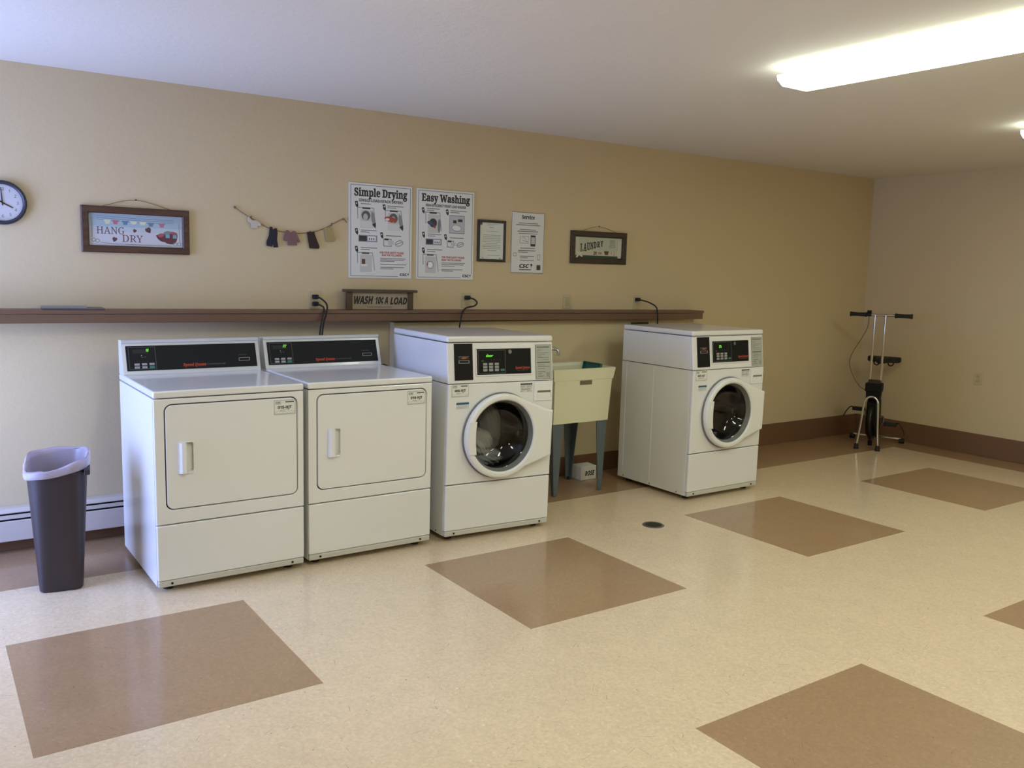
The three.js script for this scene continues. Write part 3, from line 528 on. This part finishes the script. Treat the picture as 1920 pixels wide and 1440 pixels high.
// ---------------------------------------------------------------- washers
const WW = 0.686, WD = 0.69, WH = 1.12, DCX = 0.334, DCY = 0.571;
function washer(label, pos, turn, roll, id, digits) {
  const g = thing('washer', label, 'washer', pos, turn, 'white front load washers'); g.rotation.z = roll;
  const cs = poly([[0.002, 0.316], [WW - 0.002, 0.316], [WW - 0.002, 0.864], [0.002, 0.864]]); cs.holes.push(new THREE.Path().absarc(DCX, DCY, 0.205, 0, Math.PI * 2));
  part('cabinet', merge([bx(0.002, 0.02, 0.03, 0.864, -WD, -0.022), bx(WW - 0.02, WW - 0.002, 0.03, 0.864, -WD, -0.022), bx(0.02, WW - 0.02, 0.03, 0.864, -WD, -WD + 0.018), bx(0.02, WW - 0.02, 0.03, 0.06, -WD + 0.018, -0.022)]), M.enamelSide, g);
  part('side_ribs', merge([rb(0.0005, 0.003, 0.06, 0.85, -WD + 0.012, -WD + 0.05, 0.001), rb(0.0005, 0.003, 0.06, 0.85, -0.39, -0.365, 0.001), rb(0.0005, 0.003, 0.06, 0.85, -0.05, -0.024, 0.001)]), M.enamelSide, g);
  part('front_panel', ex(cs, -0.021, 0, 0.004, 2, 48), M.enamel, g);
  part('lower_panel', rb(0.002, WW - 0.002, 0.058, 0.311, -0.021, 0, 0.006, 3), M.enamel, g);
  part('kick_strip', rb(0.004, WW - 0.004, 0.028, 0.0565, -0.021, -0.001, 0.005), M.kick, g);
  for (const x of [0.06, WW - 0.06]) part('screw', new THREE.CylinderGeometry(0.0055, 0.0055, 0.003, 12).rotateX(Math.PI / 2), M.darkSteel, g, [x, 0.043, 0.0005]);
  for (const z of [-0.1, -0.36, -WD + 0.06]) part('side_screw', new THREE.CylinderGeometry(0.005, 0.005, 0.003, 10).rotateZ(Math.PI / 2), M.steel, g, [0.001, 0.043, z]);
  for (const x of [0.06, WW - 0.06]) for (const z of [-0.07, -WD + 0.06]) part('foot', new THREE.CylinderGeometry(0.02, 0.022, 0.0294, 14), M.rubber, g, [x, 0.0153, z]);
  // upper housing with sloping control face, extruded along x
  const up = ex(poly([[WD, 0.868], [WD, 1.083], [0.034, 1.083], [0.028, 1.079], [0.0045, 0.874], [0.006, 0.868]]), 0, WW - 0.004, 0.003).rotateY(Math.PI / 2).translate(0.002, 0, 0);
  part('upper_housing', up, M.enamel, g);
  part('top_lid', rb(0, WW, 1.087, WH, -WD - 0.004, -0.022, 0.012, 4), M.enamel, g);
  const a = Math.atan2(0.028 - 0.0045, 1.079 - 0.874), zAt = y => -(0.0045 + (y - 0.874) * (0.028 - 0.0045) / (1.079 - 0.874));
  const face = (name, x, y) => { const q = new THREE.Group(); q.name = name; q.position.set(x, y, zAt(y) + 0.0008); q.rotation.x = -a; g.add(q); return q; };
  // card reader
  const cr = face('card_reader', 0.0985, 0.982);
  part('reader_plate', rb(-0.0565, 0.0565, -0.098, 0.098, 0, 0.004, 0.0015), M.blackMatte, cr);
  part('card_slot', ex((() => { const s = rrect(-0.033, 0.033, -0.008, 0.009, 0.002); s.holes.push(rrect(-0.029, 0.029, -0.0045, 0.0055, 0.001, THREE.Path)); return s; })(), 0.0042, 0.008), M.greyFrame, cr);
  part('reader_print', plate(0.066, 0.018), print(canvas(264, 72, (x, w, h) => { x.fillStyle = '#1a1918'; x.fillRect(0, 0, w, h); x.fillStyle = '#77716c'; x.fillRect(0, 6, w, 8); x.fillStyle = '#b5492e'; x.beginPath(); x.moveTo(70, 40); x.lineTo(120, 22); x.lineTo(240, 30); x.lineTo(170, 60); x.lineTo(100, 62); x.fill(); }), 0.5), cr, [0, 0.0225, 0.0046]);
  // display and keypad
  const dp = face('display_panel', 0.357, 0.9805);
  part('display_bezel', ex((() => { const s = rrect(-0.182, 0.182, -0.079, 0.076, 0.004); s.holes.push(rrect(-0.1765, 0.1765, -0.0715, 0.0705, 0.002, THREE.Path)); return s; })(), 0, 0.004, 0.001), M.enamel, dp);
  part('panel_glass', rb(-0.1755, 0.1755, -0.0705, 0.0695, 0, 0.0028, 0.0006), M.blackGloss, dp);
  part('panel_print', plate(0.35, 0.138), print(canvas(1050, 414, (x, w, h) => {
    x.fillStyle = '#171716'; x.fillRect(0, 0, w, h); x.strokeStyle = '#777775'; x.lineWidth = 5; x.strokeRect(22, 18, 520, h - 34); fit(x, 'Speed Queen', 880, 318, 290, 'serif', '#b04a34', 54, 'italic bold'); x.fillStyle = '#5c564c'; x.fillRect(770, 356, 230, 8); x.fillStyle = '#4c4c4c'; for (let i = 0; i < 4; i++) x.fillRect(270 + i * 54, 166, 8, 26); x.fillRect(86, 176, 40, 26);
  }), 0.5, { specularIntensity: 0.3 }), dp, [0, -0.0005, 0.0032]);
  digitsAt(dp, digits, 0.016, [digits === 'door' ? -0.118 : -0.112, 0.026, 0.0034]);
  for (let r = 0; r < 3; r++) for (let c = 0; c < 3; c++) part('button', rb(-0.138 + c * 0.037, -0.112 + c * 0.037, -0.02 - r * 0.0165, -0.007 - r * 0.0165, 0.003, 0.005, 0.0006), M.greyKey, dp);
  part('start_button', rb(-0.027, -0.001, -0.053, -0.041, 0.003, 0.005, 0.0006), M.greenKey, dp);
  part('key_lock', new THREE.CylinderGeometry(0.0115, 0.0115, 0.006, 24).rotateX(Math.PI / 2), M.steel, dp, [0.034, 0.052, 0.006]);
  // instruction plate
  const ip = face('instruction_plate', 0.62, 0.972);
  part('plate', rb(-0.055, 0.055, -0.098, 0.098, 0, 0.0015, 0.0005), mat(C(110, 110, 106), 0.5), ip);
  part('plate_print', plate(0.106, 0.192), print(canvas(320, 576, (x, w, h) => {
    x.fillStyle = '#a9aba2'; x.fillRect(0, 0, w, h); x.fillStyle = '#55554f'; x.fillRect(22, 30, 260, 16); x.fillRect(22, 290, 264, 18); lines(x, 26, 82, 110, 2, 18, 9, '#85867e'); lines(x, 26, 134, 240, 1, 0, 7, '#6b6b65'); lines(x, 26, 160, 170, 2, 24, 10, '#85867e'); lines(x, 26, 214, 240, 1, 0, 7, '#6b6b65'); lines(x, 26, 254, 250, 1, 0, 5, '#77776f'); lines(x, 40, 336, 140, 1, 0, 10, '#85867e'); lines(x, 40, 362, 244, 1, 0, 12, '#77776f'); lines(x, 40, 400, 150, 1, 0, 12, '#85867e'); lines(x, 40, 452, 160, 2, 34, 14, '#77776f'); lines(x, 40, 526, 130, 1, 0, 12, '#77776f'); x.fillStyle = '#94958d'; x.fillRect(214, 470, 70, 80);
  }), 0.4), ip, [0, 0, 0.0019]);
  // tag and stickers on the front
  part('asset_tag', rb(0.022, 0.126, 0.8, 0.866, 0, 0.0014, 0.0004), M.paper, g, [0, -0.003, 0]);
  part('printed_tag', plate(0.104, 0.066), assetTag(id), g, [0.074, 0.83, 0.0018]);
  part('sticker', plate(0.078, 0.036), print(canvas(240, 112, (x, w, h) => { x.fillStyle = '#c9ccc8'; x.fillRect(0, 0, w, h); x.fillStyle = '#2c5878'; x.fillRect(0, 0, w, 36); lines(x, 10, 54, 200, 3, 18, 7, '#9fb0b6'); }), 0.5), g, [0.092, 0.747, 0.0006]);
  part('sticker', plate(0.08, 0.05), print(canvas(256, 160, (x, w, h) => { x.fillStyle = '#cfcfc8'; x.fillRect(0, 0, w, h); x.fillStyle = '#26262a'; x.fillRect(0, 0, w, 24); for (let i = 0; i < 2; i++) lines(x, 6 + i * 128, 38, 110, 4, 12, 6, '#98988f'); lines(x, 20, 100, 200, 1, 0, 10, '#55554f'); lines(x, 6, 126, 100, 2, 14, 6, '#98988f'); lines(x, 140, 126, 100, 2, 14, 6, '#98988f'); }), 0.5), g, [0.5, 0.829, 0.0006]);
  // soap drawer
  const ds = rrect(0.55, 0.676, 0.752, 0.852, 0.006); ds.holes.push(rrect(0.574, 0.668, 0.768, 0.81, 0.006, THREE.Path));
  const dr = part('dispenser_drawer', ex(ds, 0, 0.006, 0.002, 2), M.plastic, g);
  part('drawer_pull', rb(0.575, 0.667, 0.7685, 0.798, 0.0003, 0.004, 0.0015), M.plastic, dr); part('pull_slot', bx(0.576, 0.666, 0.799, 0.8095, 0.0003, 0.0012), mat(C(120, 118, 110), 0.8), dr);
  // door: ring that runs out into a wing on the hinge side
  const t1 = 62 * Math.PI / 180, t2 = -52 * Math.PI / 180, R = 0.236;
  const os = new THREE.Shape(); os.moveTo(DCX + R * Math.cos(t1), DCY + R * Math.sin(t1)); os.absarc(DCX, DCY, R, t1, Math.PI * 2 + t2, false); os.lineTo(0.66, 0.438); os.lineTo(0.664, 0.7); os.quadraticCurveTo(0.58, 0.72, DCX + R * Math.cos(t1), DCY + R * Math.sin(t1));
  os.holes.push(new THREE.Path().absarc(DCX, DCY, 0.199, 0, Math.PI * 2));
  const door = part('door', ex(os, 0.003, 0.045, 0.014, 5, 64), M.plastic, g);
  part('door_seal', new THREE.TorusGeometry(0.2385, 0.004, 8, 64), M.greyFrame, door, [DCX, DCY, 0.0045]);
  part('inner_ring', new THREE.LatheGeometry([[0.2, 0.036], [0.197, 0.034], [0.192, 0.018], [0.186, 0.008], [0.186, 0.004], [0.2, 0.004]].map(p => new THREE.Vector2(...p)), 64).rotateX(Math.PI / 2), mat(C(120, 122, 120), 0.35), door, [DCX, DCY, 0]);
  const hs = new THREE.Shape(); hs.moveTo(0.16, 0.662); hs.quadraticCurveTo(0.147, 0.571, 0.162, 0.48); hs.lineTo(0.118, 0.482); hs.quadraticCurveTo(0.104, 0.571, 0.118, 0.66); hs.closePath();
  part('door_handle', ex(hs, 0.03, 0.05, 0.003, 3), M.plastic, door);
  part('door_glass', new THREE.LatheGeometry([[0, -0.085], [0.05, -0.083], [0.09, -0.076], [0.125, -0.063], [0.15, -0.044], [0.168, -0.018], [0.178, 0.0], [0.187, 0.006]].map(p => new THREE.Vector2(...p)), 64).rotateX(Math.PI / 2), M.darkGlass, door, [DCX, DCY, 0]);
  part('drum_gasket', new THREE.LatheGeometry([[0.2045, -0.003], [0.2045, -0.02], [0.196, -0.04], [0.2, -0.07], [0.225, -0.085]].map(p => new THREE.Vector2(...p)), 64).rotateX(Math.PI / 2), M.rubber, g, [DCX, DCY, 0]);
  const drum = part('drum', new THREE.LatheGeometry([[0.225, -0.09], [0.26, -0.1], [0.262, -0.4], [0.24, -0.42], [0.001, -0.43]].map(p => new THREE.Vector2(...p)), 64).rotateX(Math.PI / 2), mat(C(78, 78, 78), 0.45, { metalness: 0.8, side: THREE.DoubleSide }), g, [DCX, DCY, 0]);
  for (let k = 0; k < 3; k++) part('drum_baffle', rb(-0.02, 0.02, 0.2, 0.26, -0.39, -0.12, 0.012), M.steel, drum, null, [0, 0, k * 2.094 + 0.4]);
  return g;
}
const washer1 = washer('white front load washer next to the dryers, laundry in its door', [1.274, 0.004, 0.998], -0.032, -0.012, '006-HJT', 'door');
washer('white front load washer standing alone on the right, drum empty', [3.098, 0, 1.027], -0.003, 0, '005-HJT', '05');
// ---------------------------------------------------------------- wet laundry in the first washer
{
  const g = thing('laundry', 'crumpled white laundry tumbling behind the first washer door', 'laundry', [1.274 + DCX + 0.006, 0.004 + DCY - 0.19, 0.998 - 0.2], -0.032);
  const wad = (name, rx, ry, rz, pos, ph, c) => {
    const s = new THREE.SphereGeometry(1, 72, 48), p = s.attributes.position, v = new THREE.Vector3();
    for (let i = 0; i < p.count; i++) { v.fromBufferAttribute(p, i); const f = 1 + 0.10 * Math.sin(5 * v.x + 3 * v.y + ph) * Math.sin(4 * v.z + 2 * v.x + ph) + 0.06 * Math.sin(11 * v.y + 7 * v.x - ph) * Math.cos(9 * v.z + ph) + 0.03 * Math.sin(23 * v.x + 17 * v.y + ph); p.setXYZ(i, v.x * f * rx, v.y * f * ry, v.z * f * rz); }
    s.computeVertexNormals(); return part(name, s, mat(c, 0.95), g, pos);
  };
  wad('white_cloth', 0.098, 0.09, 0.066, [-0.03, 0.11, 0.01], 0.4, C(236, 234, 226)); wad('pale_cloth', 0.16, 0.06, 0.07, [0.0, 0.02, -0.01], 2.2, C(205, 205, 205)); wad('grey_cloth', 0.08, 0.17, 0.06, [0.08, 0.17, -0.05], 4.1, C(186, 186, 188)); wad('grey_cloth', 0.1, 0.1, 0.05, [-0.02, 0.24, -0.12], 1.1, C(150, 150, 152));
}

// ---------------------------------------------------------------- utility sink
{
  const g = thing('utility_sink', 'cream plastic utility sink on slate legs between the washers', 'sink', [2.59, 0, 0.35]);
  const Y = 0.85, zb = -0.205, zf = 0.2, loop = (hw, zb0, zf0, y) => [[-hw, y, zb0], [hw, y, zb0], [hw, y, zf0], [-hw, y, zf0]];
  const rings = [loop(0.231, -0.18, 0.175, 0.488), loop(0.242, -0.195, 0.192, 0.772), loop(0.25, -0.197, 0.194, 0.775), loop(0.262, -0.205, 0.203, Y), loop(0.25, -0.15, 0.191, Y), loop(0.238, -0.145, 0.18, Y - 0.02), loop(0.215, -0.135, 0.16, 0.505)];
  const v = [], quad = (a, b, c, d) => v.push(...a, ...b, ...c, ...a, ...c, ...d);
  for (let i = 0; i + 1 < rings.length; i++) for (let k = 0; k < 4; k++) { const n = (k + 1) % 4; quad(rings[i][n], rings[i][k], rings[i + 1][k], rings[i + 1][n]); }
  quad(...[0, 1, 2, 3].map(k => rings[0][k])); quad(...[3, 2, 1, 0].map(k => rings[6][k]));
  const bg = new THREE.BufferGeometry(); bg.setAttribute('position', new THREE.Float32BufferAttribute(v, 3)); bg.setAttribute('uv', new THREE.Float32BufferAttribute(new Float32Array(v.length / 3 * 2), 2)); bg.computeVertexNormals();
  part('basin', bg, new THREE.MeshPhysicalMaterial({ color: M.sink.color, roughness: 0.42, side: THREE.DoubleSide }), g);
  part('maker_label', bx(-0.05, 0.05, -0.014, 0.014, 0, 0.002), mat(C(104, 98, 78), 0.5), g, [0.016, 0.757, 0.1925]);
  const leg = (sx, sz) => { // sheet legs, L in section, narrowing to the floor
    const x0 = sx * 0.229, x1 = sx * 0.141, xb0 = sx * 0.205, xb1 = sx * 0.175, zz = sz > 0 ? 0.165 : -0.17, z2 = zz - sz * 0.07, zf2 = zz - sz * 0.02;
    const A = ex(poly(sx < 0 ? [[x0, 0.487], [xb0, 0.003], [xb1, 0.003], [x1, 0.487]] : [[x1, 0.487], [xb1, 0.003], [xb0, 0.003], [x0, 0.487]]), zz - 0.003, zz + 0.003);
    const B = ex(poly([[0, 0.487], [0.006, 0.003], [0.03, 0.003], [0.07, 0.487]]), 0, 0.005); B.rotateY(sz > 0 ? Math.PI / 2 : -Math.PI / 2);
    const p = B.attributes.position; for (let i = 0; i < p.count; i++) { const f = 1 - p.getY(i) / 0.487; p.setX(i, p.getX(i) + x0 + (xb0 - x0) * f - (sx > 0 ? 0.0045 : -0.0045)); p.setZ(i, p.getZ(i) + zz); }
    return merge([A, B]);
  };
  for (const sx of [-1, 1]) for (const sz of [1, -1]) part('leg', leg(sx, sz), M.slate, g).position.z = sz > 0 ? 0.0 : -0.02;
  for (const sx of [-1, 1]) for (const z of [0.158, -0.183]) part('leveling_foot', new THREE.CylinderGeometry(0.008, 0.01, 0.02, 10), M.rubber, g, [sx * 0.19, 0.01, z]);
}
{
  const g = thing('faucet', 'small chrome faucet spout above the utility sink', 'faucet', [2.46, 0.8512, 0.172]);
  part('faucet_body', merge([rod([0, 0, 0], [0, 0.05, 0], 0.018, 0.014), rod([-0.06, 0.006, 0], [0.06, 0.006, 0], 0.011)]), M.chrome, g);
  part('spout', tube([[0, 0.045, 0], [0.005, 0.092, 0.01], [0.03, 0.101, 0.05], [0.085, 0.103, 0.095], [0.1, 0.099, 0.108], [0.105, 0.082, 0.113], [0.105, 0.07, 0.113]], 0.0085, 40, 12), M.chrome, g);
  part('aerator', rod([0.105, 0.06, 0.113], [0.105, 0.082, 0.113], 0.0115), M.chrome, g);
  for (const s of [-1, 1]) part('tap_handle', rb(s * 0.06 - 0.012, s * 0.06 + 0.012, 0.0, 0.04, -0.012, 0.012, 0.006), M.chrome, g);
}
{
  const teal = mat(C(34, 98, 98), 0.4), g = thing('plastic_tray', 'teal plastic tray standing in the right side of the sink', 'tray', [2.7, 0.508, 0.42]);
  const q = new THREE.Group(); q.name = 'tray_shell'; q.position.set(0, 0.002, 0); q.rotation.z = -0.2; g.add(q);
  part('tray_panel', rb(-0.004, 0.004, 0, 0.368, -0.1, 0.085, 0.003), teal, q);
  part('tray_lip', merge([rb(-0.016, -0.0042, 0.004, 0.366, -0.1, -0.094, 0.002), rb(-0.016, -0.0042, 0.004, 0.366, 0.079, 0.085, 0.002), rb(-0.016, -0.0042, 0.36, 0.368, -0.0935, 0.0785, 0.002)]), teal, q);
}
{
  const g = thing('cardboard_box', 'small white box with handwritten ROSE under the sink', 'box', [2.83, 0.0012, 0.31], 0.0);
  g.position.set(2.905, 0.0012, 0.235);
  part('carton', rb(-0.07, 0.07, 0, 0.098, -0.09, 0.012, 0.002), M.white, g);
  part('flap', bx(-0.069, 0.069, 0.0985, 0.1, -0.09, -0.04), M.paper, g);
  part('written_face', plate(0.136, 0.094), print(canvas(272, 188, (x, w, h) => { x.fillStyle = '#dad6cc'; x.fillRect(0, 0, w, h); x.save(); x.translate(0, 0); fit(x, 'ROSE', 150, 100, 170, 'sans-serif', '#2f2a26', 92, 'bold italic'); x.restore(); }), 0.7), g, [0, 0.049, 0.0126]);
}

// ---------------------------------------------------------------- trash bin
{
  const g = thing('trash_bin', 'dark brown plastic trash bin left of the first dryer', 'bin', [-0.535, 0, 0.625], -0.16);
  const N = 72, wall = (prof, thickness) => {   // superellipse rings: [y, half width, half depth]
    const v = [], idx = [];
    prof.forEach(([y, hw, hd], j) => { for (let i = 0; i <= N; i++) { const t = i / N * Math.PI * 2, c = Math.cos(t), s = Math.sin(t), e = 0.3 + 0.28 * Math.min(1, y / 0.55), X = Math.sign(c) * Math.pow(Math.abs(c), e) * hw, Z = Math.sign(s) * Math.pow(Math.abs(s), e) * hd; const up = Math.max(0, (y - 0.4) / 0.17); v.push(X, y + up * (0.016 * X / 0.125 - 0.01 * Z / 0.165), Z); } });
    for (let j = 0; j + 1 < prof.length; j++) for (let i = 0; i < N; i++) { const a = j * (N + 1) + i, b = a + N + 1; idx.push(a, b, a + 1, a + 1, b, b + 1); }
    const q = new THREE.BufferGeometry(); q.setAttribute('position', new THREE.Float32BufferAttribute(v, 3)); q.setAttribute('uv', new THREE.Float32BufferAttribute(new Float32Array(v.length / 3 * 2), 2)); q.setIndex(idx); q.computeVertexNormals(); return q;
  };
  const plasticB = mat(C(50, 39, 42), 0.5, { side: THREE.DoubleSide });
  part('bin_body', wall([[0.001, 0.001, 0.001], [0.001, 0.084, 0.118], [0.006, 0.089, 0.124], [0.45, 0.117, 0.156], [0.55, 0.123, 0.163], [0.552, 0.128, 0.168], [0.575, 0.128, 0.168], [0.577, 0.122, 0.162], [0.55, 0.12, 0.159], [0.02, 0.086, 0.12], [0.012, 0.001, 0.001]]), plasticB, g);
  part('rim_lug', rb(0.11, 0.134, 0.535, 0.56, 0.06, 0.166, 0.004), plasticB, g);
  const bagM = new THREE.MeshPhysicalMaterial({ color: C(214, 200, 214), roughness: 0.4, transmission: 0.5, thickness: 0, side: THREE.DoubleSide });
  const bag = wall([[0.548, 0.1325, 0.1725], [0.556, 0.135, 0.175], [0.58, 0.1345, 0.1745], [0.588, 0.126, 0.166], [0.578, 0.118, 0.158], [0.5, 0.108, 0.146], [0.35, 0.098, 0.136], [0.2, 0.08, 0.118], [0.12, 0.02, 0.03]]), p = bag.attributes.position;
  for (let i = 0; i < p.count; i++) { const x = p.getX(i), y = p.getY(i), z = p.getZ(i), an = Math.atan2(z, x), k = y > 0.57 ? 1 : 0.5; p.setXYZ(i, x * (1 + 0.012 * Math.sin(an * 9 + y * 20)), y + k * (0.012 * Math.sin(2 * an + 0.4) + 0.01 * Math.max(0, -z / 0.17) + 0.004 * Math.sin(7 * an)), z * (1 + 0.012 * Math.sin(an * 11 + 1))); }
  bag.computeVertexNormals(); part('bag_liner', bag, bagM, g);
}

// ---------------------------------------------------------------- floor drain
{
  const g = thing('floor_drain', 'round metal floor drain set in the floor before the sink', 'drain', [2.524, 0.0008, 1.316]);
  part('drain_ring', new THREE.LatheGeometry([[0.05, 0], [0.052, 0.003], [0.062, 0.003], [0.065, 0]].map(p => new THREE.Vector2(...p)), 40), M.steel, g);
  part('grate', merge([new THREE.CylinderGeometry(0.0495, 0.0495, 0.0015, 40).translate(0, 0.0008, 0)]), mat(C(66, 60, 52), 0.5, { metalness: 0.6 }), g);
  for (let i = -3; i <= 3; i++) part('slot', rb(-Math.sqrt(0.0018 - (i * 0.011) ** 2), Math.sqrt(0.0018 - (i * 0.011) ** 2), 0.0016, 0.0022, i * 0.011 - 0.0024, i * 0.011 + 0.0024, 0.0003), M.gap, g);
}

// ---------------------------------------------------------------- exercise bike (local: x = bike's left, z = forward)
{
  const g = thing('exercise_bike', 'old chrome and black exercise bike in the far corner', 'exercise bike', [6.02, 0.0008, 0.464], Math.atan2(-0.913, 0.408));
  // local +z points to the front (towards the camera), local +x to the viewer's right
  const F = 0.26;
  part('front_fork', tube([[-0.088, 0.03, F], [-0.07, 0.2, F - 0.03], [-0.058, 0.38, F - 0.05], [-0.052, 0.42, F - 0.055], [-0.03, 0.452, F - 0.058], [0, 0.462, F - 0.06], [0.03, 0.452, F - 0.058], [0.052, 0.42, F - 0.055], [0.058, 0.38, F - 0.05], [0.07, 0.2, F - 0.03], [0.088, 0.03, F]], 0.0105, 90, 12), M.chrome, g);
  for (const s of [-1, 1]) part('front_foot', rod([s * 0.0885, 0, F + 0.002], [s * 0.087, 0.045, F - 0.006], 0.022, 0.017), M.rubber, g);
  part('rear_bar', rod([-0.205, 0.04, -F], [0.205, 0.04, -F], 0.012), M.chrome, g);
  for (const s of [-1, 1]) part('rear_foot', rod([s * 0.19, 0.024, -F], [s * 0.235, 0.024, -F], 0.0235), M.rubber, g);
  part('main_tube', tube([[0, 0.045, -F], [0, 0.18, -0.17], [0, 0.32, -0.06], [0, 0.46, 0.08]], 0.019, 40, 12), M.blackMatte, g);
  part('seat_post', rod([0.005, 0.2, -0.14], [0.01, 0.735, -0.205], 0.013), M.chrome, g);
  part('post_collar', rod([0.005, 0.42, -0.167], [0.006, 0.5, -0.177], 0.019), M.blackMatte, g);
  // flywheel with cover
  part('flywheel', new THREE.CylinderGeometry(0.17, 0.17, 0.03, 48).rotateZ(Math.PI / 2), M.blackMatte, g, [0, 0.235, 0.06]);
  part('wheel_rim', new THREE.TorusGeometry(0.168, 0.018, 10, 48).rotateY(Math.PI / 2), M.darkSteel, g, [0, 0.235, 0.06]);
  part('wheel_cover', ex(poly([[-0.05, 0.42], [-0.1, 0.2], [-0.06, 0.12], [0.1, 0.1], [0.16, 0.2], [0.16, 0.4], [0.1, 0.44]]), -0.046, 0.046, 0.014, 3).rotateY(-Math.PI / 2), M.blackMatte, g, [0.0, 0, 0.0]);
  part('centre_leg', rod([-0.012, 0, 0.02], [-0.012, 0.16, 0.03], 0.02, 0.017), M.blackMatte, g);
  // resistance box
  part('resistance_box', merge([rb(-0.068, 0.068, 0.5, 0.575, 0.05, 0.17, 0.008), ex(poly([[-0.056, 0.43], [0.056, 0.43], [0.062, 0.51], [-0.062, 0.51]]), 0.06, 0.155, 0.006)]), M.blackMatte, g);
  part('box_top', ex(poly([[-0.168, 0.576], [-0.052, 0.576], [-0.06, 0.6], [-0.12, 0.604]]), -0.05, 0.05, 0.004).rotateY(Math.PI / 2), mat(C(52, 48, 42), 0.4), g);
  // handlebar
  for (const s of [-1, 1]) part('handlebar_post', rod([s * 0.043, 0.59, 0.095], [s * 0.043, 1.168, 0.065], 0.0105), M.chrome, g);
  part('handlebar', rod([-0.235, 1.168, 0.065], [0.235, 1.172, 0.065], 0.0105), M.chrome, g);
  for (const s of [-1, 1]) part('grip', new THREE.LatheGeometry([[0.001, 0], [0.02, 0.002], [0.023, 0.008], [0.019, 0.016], [0.017, 0.07], [0.018, 0.12], [0.022, 0.138], [0.018, 0.144], [0.001, 0.145]].map(p => new THREE.Vector2(...p)), 18).rotateZ(s * Math.PI / 2), M.rubber, g, [s * 0.258, 1.17, 0.065]);
  part('tension_lever', rb(-0.112, -0.078, 1.155, 1.208, 0.05, 0.085, 0.005), M.blackMatte, g);
  part('cable', tube([[-0.095, 1.156, 0.068], [-0.1, 1.06, 0.075], [-0.14, 0.96, 0.09], [-0.2, 0.84, 0.1], [-0.225, 0.74, 0.1], [-0.19, 0.63, 0.1], [-0.13, 0.54, 0.1], [-0.07, 0.5, 0.1]], 0.0032, 80, 6), mat(C(96, 84, 58), 0.5), g);
  // saddle
  const sp = new THREE.Shape(); sp.moveTo(-0.14, -0.06); sp.quadraticCurveTo(-0.15, 0.02, -0.1, 0.04); sp.quadraticCurveTo(-0.04, 0.06, -0.03, 0.19); sp.quadraticCurveTo(0, 0.22, 0.03, 0.19); sp.quadraticCurveTo(0.04, 0.06, 0.1, 0.04); sp.quadraticCurveTo(0.15, 0.02, 0.14, -0.06); sp.quadraticCurveTo(0, -0.09, -0.14, -0.06);
  part('saddle', ex(sp, 0, 0.05, 0.015, 4).rotateX(Math.PI / 2).scale(1, 1, 1), M.rubber, g, [0.012, 0.785, -0.215]);
  for (const s of [-1, 1]) part('saddle_spring', new THREE.TorusGeometry(0.022, 0.006, 8, 20), M.darkSteel, g, [0.012 + s * 0.06, 0.727, -0.23]);
  // cranks and pedals
  part('crank_axle', rod([-0.075, 0.26, -0.02], [0.075, 0.26, -0.02], 0.012), M.steel, g);
  part('crank', rod([-0.075, 0.26, -0.02], [-0.085, 0.3, -0.11], 0.009), M.steel, g); part('crank', rod([0.075, 0.26, -0.02], [0.085, 0.215, 0.07], 0.009), M.steel, g);
  for (const [s, y, z] of [[-1, 0.302, -0.11], [1, 0.214, 0.07]]) {
    const p = part('pedal', rb(s * 0.15 - 0.052, s * 0.15 + 0.052, y - 0.014, y + 0.016, z - 0.04, z + 0.04, 0.006), M.rubber, g);
    part('pedal_strap', tube([[s * 0.2, y + 0.016, z], [s * 0.225, y + 0.012, z + 0.01], [s * 0.255, y - 0.03, z + 0.02], [s * 0.275, y - 0.075, z + 0.03]], 0.005, 24, 6), M.rubber, p);
  }
}

renderer.render(scene, camera);
